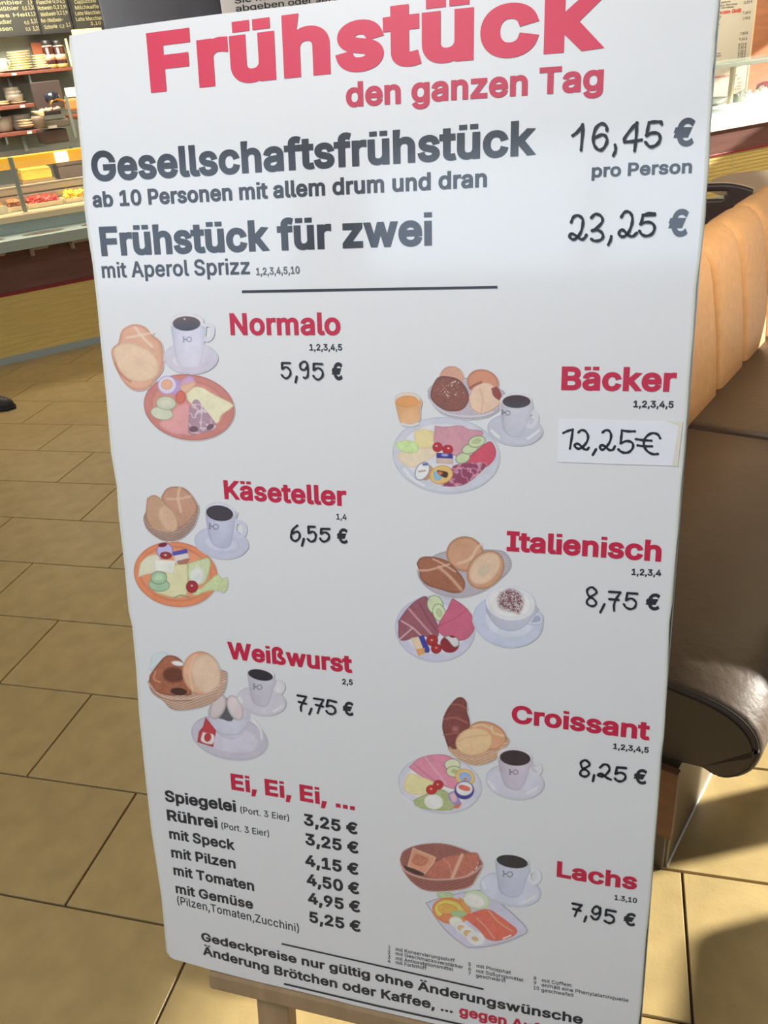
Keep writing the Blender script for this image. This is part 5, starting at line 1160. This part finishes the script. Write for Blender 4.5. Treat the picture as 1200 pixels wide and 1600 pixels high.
# column of light goods right of the machine
MB(CF).box(*pbox(117, 148, 121, 215, MO + .02, .02)).build('case_post', postm, label='upright steel post right of the dark machine', cat='post')
MB(CF).box(*pbox(105, 136, 128, 152, MO - .20, .03)).build('lit_panel', mat('lit_panel', (255, 244, 220), emit=(255, 238, 205), es=1.2), bevel=.003, label='small glowing white panel above the orange bread', cat='light')
MB(CF).box(*pbox(108, 153, 128, 174, MO - .12, .12)).build('bread_loaf', mat('bread_orange', (214, 138, 74), rough=.7, noise=(12, .2)), bevel=.015, label='orange brown loaf under the glowing white panel', cat='bread')
MB(CF).box(*pbox(108, 177, 130, 187, MO - .12, .12)).build('bread_loaf', mat('bread_dark', (140, 76, 44), rough=.7, noise=(12, .3)), bevel=.012, label='dark brown loaf below the orange loaf', cat='bread')
b = pbox(104, 188, 131, 189.5, MO - .1, .16); MB(CF).box(*b).box(b[0], b[1], b[2], b[3] - .02, b[4] - .19, b[4] - .17).build('rack', steel, label='thin steel rack holding the two loaves', cat='rack')
# work cabinet that carries the machine
MB(CF).box(-1.0, 4.6, -1.62, -.97, 0, .86).build('back_cabinet', mat('back_cabinet', (64, 56, 52), rough=.5), bevel=.004, label='long dark back cabinet behind the display case', cat='cabinet')

# ------------------------------------------------------------------ chalkboards
slate = mat('chalkboard_slate', (46, 46, 40), rough=0.7, noise=(4, .18)); chalk = mat('chalk', (176, 168, 126), rough=0.9); frm = mat('chalkboard_frame', (36, 34, 38), rough=.5)
CO = -1.50
def ctext(name, txt, lx, ly, rx, ry, cap, off, m, parent, bold=.01, mx=None):
    (s0, z0), (s1, z1_) = cnt(lx, ly, off), cnt(rx, ry, off); h = cnt(lx, ly - cap, off)[1] - z0
    def place(tx, ty):
        s = s0 + (s1 - s0) * tx; z = z0 + (z1_ - z0) * tx + ty * h; p = P0[None, :] + np.outer(s, EE) + MM[None, :] * off
        return np.stack([p[:, 0], p[:, 1], z], 1)
    return text_mesh(name, txt, bold, place, m, parent)
def chalkboard(px0, py0, px1, py1, label_, lines, off=CO):
    (sa, za) = cnt(px0, py0, off); (sb, zb) = cnt(px1, py1, off); z0 = (za + zb) / 2; zt = z0 + .62
    t = empty('chalkboard', CF((sa + sb) / 2, off, z0), label_, 'chalkboard', 'chalk drink boards above the counter')
    MB(CF).box(sa, sb, off - .02, off, z0, zt).build('slate', slate, t)
    MB(CF).box(sa - .012, sa, off - .022, off + .006, z0 - .012, zt + .012).box(sb, sb + .012, off - .022, off + .006, z0 - .012, zt + .012).box(sa, sb, off - .022, off + .006, z0 - .012, z0).box(sa, sb, off - .022, off + .006, zt, zt + .012).build('frame', frm, t)
    for l in lines: ctext('chalk_lettering', l[0], l[1], l[2], l[3], l[4], l[5], off + .002, chalk, t, .004)
chalkboard(-60, 58.5, 63, 51.5, 'left chalkboard of drinks, its lower rows reading Radler', [
    ('Weizenbier', -40, 9, 36, 6, 6), ('3,90', 44, 7, 54, 6, 6), ('Weißbier', -14, 18, 30, 15, 6), ('0,5 3,20', 36, 16, 55, 14, 6), ('kleines Hell', -34, 29, 48, 25, 6), ('3,20', 49, 25, 58, 24, 6),
    ('Radler', -8, 38.5, 19, 36.5, 6.5), ('0,5', 39, 38, 46, 37.5, 5), ('3,20', 49, 36.5, 60, 35.5, 6.5), ('Russen', -14, 49, 20, 47.5, 6.5), ('0,5', 41, 48, 48, 47.5, 5), ('3,20', 52, 48, 63, 47, 6.5)])
chalkboard(66.5, 51.5, 112, 46.5, 'middle chalkboard of drinks, its last row reading Schorle', [
    ('Flasche 0,5', 58, 7, 92, 4, 6), ('4,50', 94, 5, 105, 4, 6), ('Rotwein 0,2', 60, 16, 93, 13.5, 6), ('3,90', 95, 14, 106, 13, 6), ('Weißwein 0,2', 64, 26, 97, 22.5, 6), ('3,90', 99, 23, 108, 22, 6),
    ('Rot-/Weißwein-', 65, 35.5, 99, 33, 6), ('Schorle', 70, 45.5, 90, 43.5, 6), ('0,2', 94, 43.5, 101, 43, 5), ('3,10', 104, 42, 114, 40.5, 6)])
chalkboard(119, 46.5, 162, 43, 'narrow right chalkboard of coffees, its rows reading Latte Macchiato', [
    ('Cappuccino', 117, 6, 150, 3.5, 6), ('Milchkaffee', 118, 15, 159, 12.5, 6), ('Latte Macchiato', 118.5, 24, 159.5, 21.5, 6), ('Latte Macchiato', 119.5, 33, 163, 30.5, 6), ('3,10', 142, 39.5, 158, 38, 5)])
# dark panel and white notice above
navy = mat('panel_slate_blue', (74, 78, 90), rough=0.6, noise=(6, .06))
(sa, za), (sb, zb) = cnt(166, 48, -1.45), cnt(700, 20, -1.45)
MB(CF).box(sa, sb, -1.49, -1.45, za - .25, za + .75).build('wall_board', navy, bevel=.003, label='large plain slate blue board over the top of the menu board', cat='board')
(sa, za), (sb, zb) = cnt(348, 21, -1.40), cnt(600, 0, -1.40)
nt_ = empty('paper_notice', CF((sa + sb) / 2, -1.40, za), 'white notice with black German text peeking over the board', 'notice')
wp = mat('notice_paper', (226, 228, 240), rough=.6)
MB(CF).box(sa, sb, -1.41, -1.40, za - .02, za + .45).build('sheet', wp, nt_)
ctext('lettering', 'Sie können Ihre Bestellung', 367, 6, 590, -22, 10, -1.398, ink, nt_, .012)
ctext('lettering', 'abgeben oder sprechen Sie uns an', 369, 18.5, 650, -14, 10, -1.398, ink, nt_, .012)

# ------------------------------------------------------------------ right background
poster_m = mat('menu_beige', (214, 202, 176), rough=.55); pframe = mat('menu_edge', (250, 214, 170), rough=.5)
dk = mat('small_print', (120, 108, 92), rough=.8); rr_ = mat('small_print_red', (214, 66, 60), rough=.8)
RO = -1.60
(sa, za), (sb, zb), (sc_, zc) = cnt(1060, 112, RO), cnt(1170, 95, RO), cnt(1180, 0, RO)
mp_ = empty('wall_menu', CF((sa + sb) / 2, RO, za), 'beige wall menu with the red heading vom Grill, top right', 'menu')
zt_ = zc + .15; zb_ = cnt(1160, 165, RO)[1]
MB(CF).box(sa, sb, RO - .03, RO, zb_, zt_).build('sheet', poster_m, mp_)
MB(CF).box(sb, sb + .022, RO - .03, RO + .004, zb_, zt_).build('edge_strip', pframe, mp_)
def rt(t, a, b, c, d, h, m=dk, bo=.012): ctext('lettering', t, a, b, c, d, h, RO + .004, m, mp_, bo)
rt('vom Grill', 1124.5, 22.5, 1158.5, 19, 6, rr_, .03)
for (x0, y0, x1, y1, t) in ((1162.5, 6, 1175.5, 4, '5,25 €'), (1160.5, 22.5, 1173, 20.5, '7,60 €'), (1160, 31, 1172, 29.5, '7,90 €'), (1156.5, 54.5, 1168.5, 53, '7,80 €'), (1155, 63.5, 1167.5, 62, '9,65 €'), (1154, 72, 1166.5, 70.5, '5,70 €'),
                            (1153.5, 77, 1166, 75.5, '6,90 €'), (1153, 82.5, 1165.5, 81, '7,25 €'), (1152.8, 87, 1165, 85.5, '5,90 €'), (1152.5, 92, 1164.5, 90.5, '6,70 €'), (1151.5, 98, 1163.5, 96.5, '8,20 €')):
    rt(t, x0, y0, x1, y1, 4, dk, .012)
for (x0, y0, x1, y1, t) in ((1127, 5, 1142, 3, 'gemischter'), (1123, 10.5, 1132, 9.5, 'nach'), (1134, 9, 1152, 7, 'Wahl belegt'), (1127, 13.5, 1147, 11.5, 'Salat Beilage'), (1121, 27.5, 1127, 27, 'mit'), (1121, 31, 1125, 30.5, 'Brot'), (1121, 39.5, 1125, 39, 'Reis'), (1118, 62, 1121, 61.6, 'm'), (1117.5, 85, 1126, 84, 'Pommes'), (1118, 89, 1127, 88, 'Salat')):
    rt(t, x0, y0, x1, y1, 2.6)
for (x0, y0, x1, y1, t) in ((1152, 124, 1158, 123, '6,10 €'), (1152, 131, 1159.5, 130, '7,20 €'), (1151, 136, 1159, 135, '8,10 €'), (1148, 141, 1158.5, 140, '8,60 €'), (1149, 146, 1158, 145, '9,20 €')): rt(t, x0, y0, x1, y1, 3.2)
rt('warme Küche', 1117, 122, 1152, 118.5, 3.5, rr_)
# right display case
white_l = mat('ledge_white', (250, 248, 240), rough=.4)
case2 = empty('display_case', CF(7.6, -.35, .775), 'glass display case with sunlit white ledge, right of the board', 'display case')
zl1 = cnt(1150, 172, 0.0)[1]; zl0 = cnt(1150, 199, 0.0)[1]
MB(CF).box(5.1, 12, -.02, .03, zl0, zl1).build('ledge_front', white_l, case2, bevel=.004)
zg = cnt(1150, 97, -.12)[1]
MB(CF).box(5.1, 12, -.125, -.12, .775, zg).build('front_glass', glass, case2)
MB(CF).box(5.1, 12, -.50, -.11, zg, zg + .008).build('top_glass', mat('case_glass_top', (214, 236, 220), rough=.12, alpha=.6, spec=.6), case2)
MB(CF).box(5.1, 12, -.13, -.105, zg - .035, zg - .002).build('top_rail', mat('rail_pale', (222, 232, 220), rough=.2, metal=.3), case2, bevel=.003)
MB(CF).box(5.1, 12, -.62, -.12, .776, .79).build('inner_deck', white_l, case2)
s, z = cnt(1144, 150, -.2); MB(CF).box(s - .015, s + .015, -.24, -.20, .79, zg).build('post', cream_tray, case2)
# dish, jar and foil in the case
s, _ = cnt(1112, 156, -.32)
MB().lathe([(.05, 0), (.10, .02), (.14, .06), (.135, .062), (.09, .026), (.001, .01)], CF(s, -.32, .79), n=28).build('glass_dish', mat('dish_pale', (214, 226, 214), rough=.15), label='pale rounded dish behind the case glass next to the board edge', cat='dish')
s, _ = cnt(1150, 158, -.25)
MB().lathe([(.03, 0), (.034, .01), (.034, .05), (.028, .06), (.028, .07)], CF(s, -.26, .79), n=20).build('spice_jar', mat('jar_green', (110, 120, 100), rough=.3), label='small dark green jar standing in the sunlit case', cat='jar')
foil = mat('foil_white', (246, 246, 238), rough=.35)
for k, (px, w_) in enumerate(((1163, .10), (1188, .13))):
    s, _ = cnt(px, 156, -.28); mb = MB(CF)
    mb.grid(lambda a, b_: (s + (a - .5) * 2 * w_, -.28 + (b_ - .5) * .2, .792 + .10 * math.sin(math.pi * a) * math.sin(math.pi * b_) * (0.6 + .6 * random.random())), 16, 8, False)
    mb.build('foil_wrap', foil, label=('crumpled white foil right of the small jar' if k == 0 else 'crumpled white foil at the right edge of the case'), cat='foil')
s, z = cnt(1196, 138, -.40)
MB().lathe([(.001, -.06), (.06, -.05), (.09, 0), (.08, .04), (.03, .06), (.001, .062)], CF(s, -.40, .855), n=20).build('red_pepper', mat('pepper_red', (206, 40, 52), rough=.25), label='red pepper at the right edge of the sunlit case', cat='vegetable')
s, z = cnt(1186, 145, -.40)
MB().lathe([(.07, 0), (.08, .015), (.078, .03), (.05, .036), (.001, .037)], CF(s - .05, -.50, .79), n=20).build('dark_pan', mat('pan_dark', (60, 50, 48), rough=.4), label='low dark pan below the red pepper', cat='pan')

# ================================================================== shoe on the left
shoe_m = mat('shoe_black', (34, 34, 40), rough=.55, noise=(40, .15)); sole_m = mat('shoe_sole', (26, 26, 30), rough=.7)
sx0, sy0 = -3.30, 3.42
def toe(m_, z0, z1, grow): 
    return [(0.0 - grow, -.040 - grow), (.10, -.046 - grow), (.20, -.044 - grow), (.255 + grow * .5, -.030 - grow), (.282 + grow, 0.0), (.262 + grow * .5, .032 + grow), (.20, .046 + grow), (.10, .044 + grow), (0.0 - grow, .036 + grow), (-.02 - grow, 0)]
shoe = empty('shoe', (sx0, sy0, 0), 'toe of a black walking shoe stepping in at the left edge', 'shoe')
mb = MB(); T = toe(0, 0, 0, 0); an = .10
def tr_(x, y, z): return (sx0 + x * math.cos(an) - y * math.sin(an), sy0 + x * math.sin(an) + y * math.cos(an), z)
mb = MB(tr_); lv = [(.016, 1.0, 0), (.035, 1.02, 0), (.055, .93, -.004), (.070, .72, -.02), (.078, .42, -.05)]
n = len(T); vs = []
for z, k, sh in lv:
    for (x, y) in T: vs.append((.12 + (x - .12) * k + sh, y * k, z + max(0, (.12 - x)) * .28 * (k < .9)))
mb.add(vs, [(j * n + i, j * n + (i + 1) % n, (j + 1) * n + (i + 1) % n, (j + 1) * n + i) for j in range(len(lv) - 1) for i in range(n)] + [tuple(range((len(lv) - 1) * n, len(lv) * n))], True)
mb.build('upper', shoe_m, shoe, sub=2)
MB(tr_).prism(toe(0, 0, 0, .004), 0.0, .018).build('sole', sole_m, shoe, bevel=.005)
MB(tr_).tube([(.06, 0, .10), (.02, 0, .13), (-.02, 0, .18)], [.036, .042, .044], 16).build('sock', sole_m, shoe)

for o in bpy.data.objects:
    for k in ('_base', '_frame'):
        if k in o: del o[k]
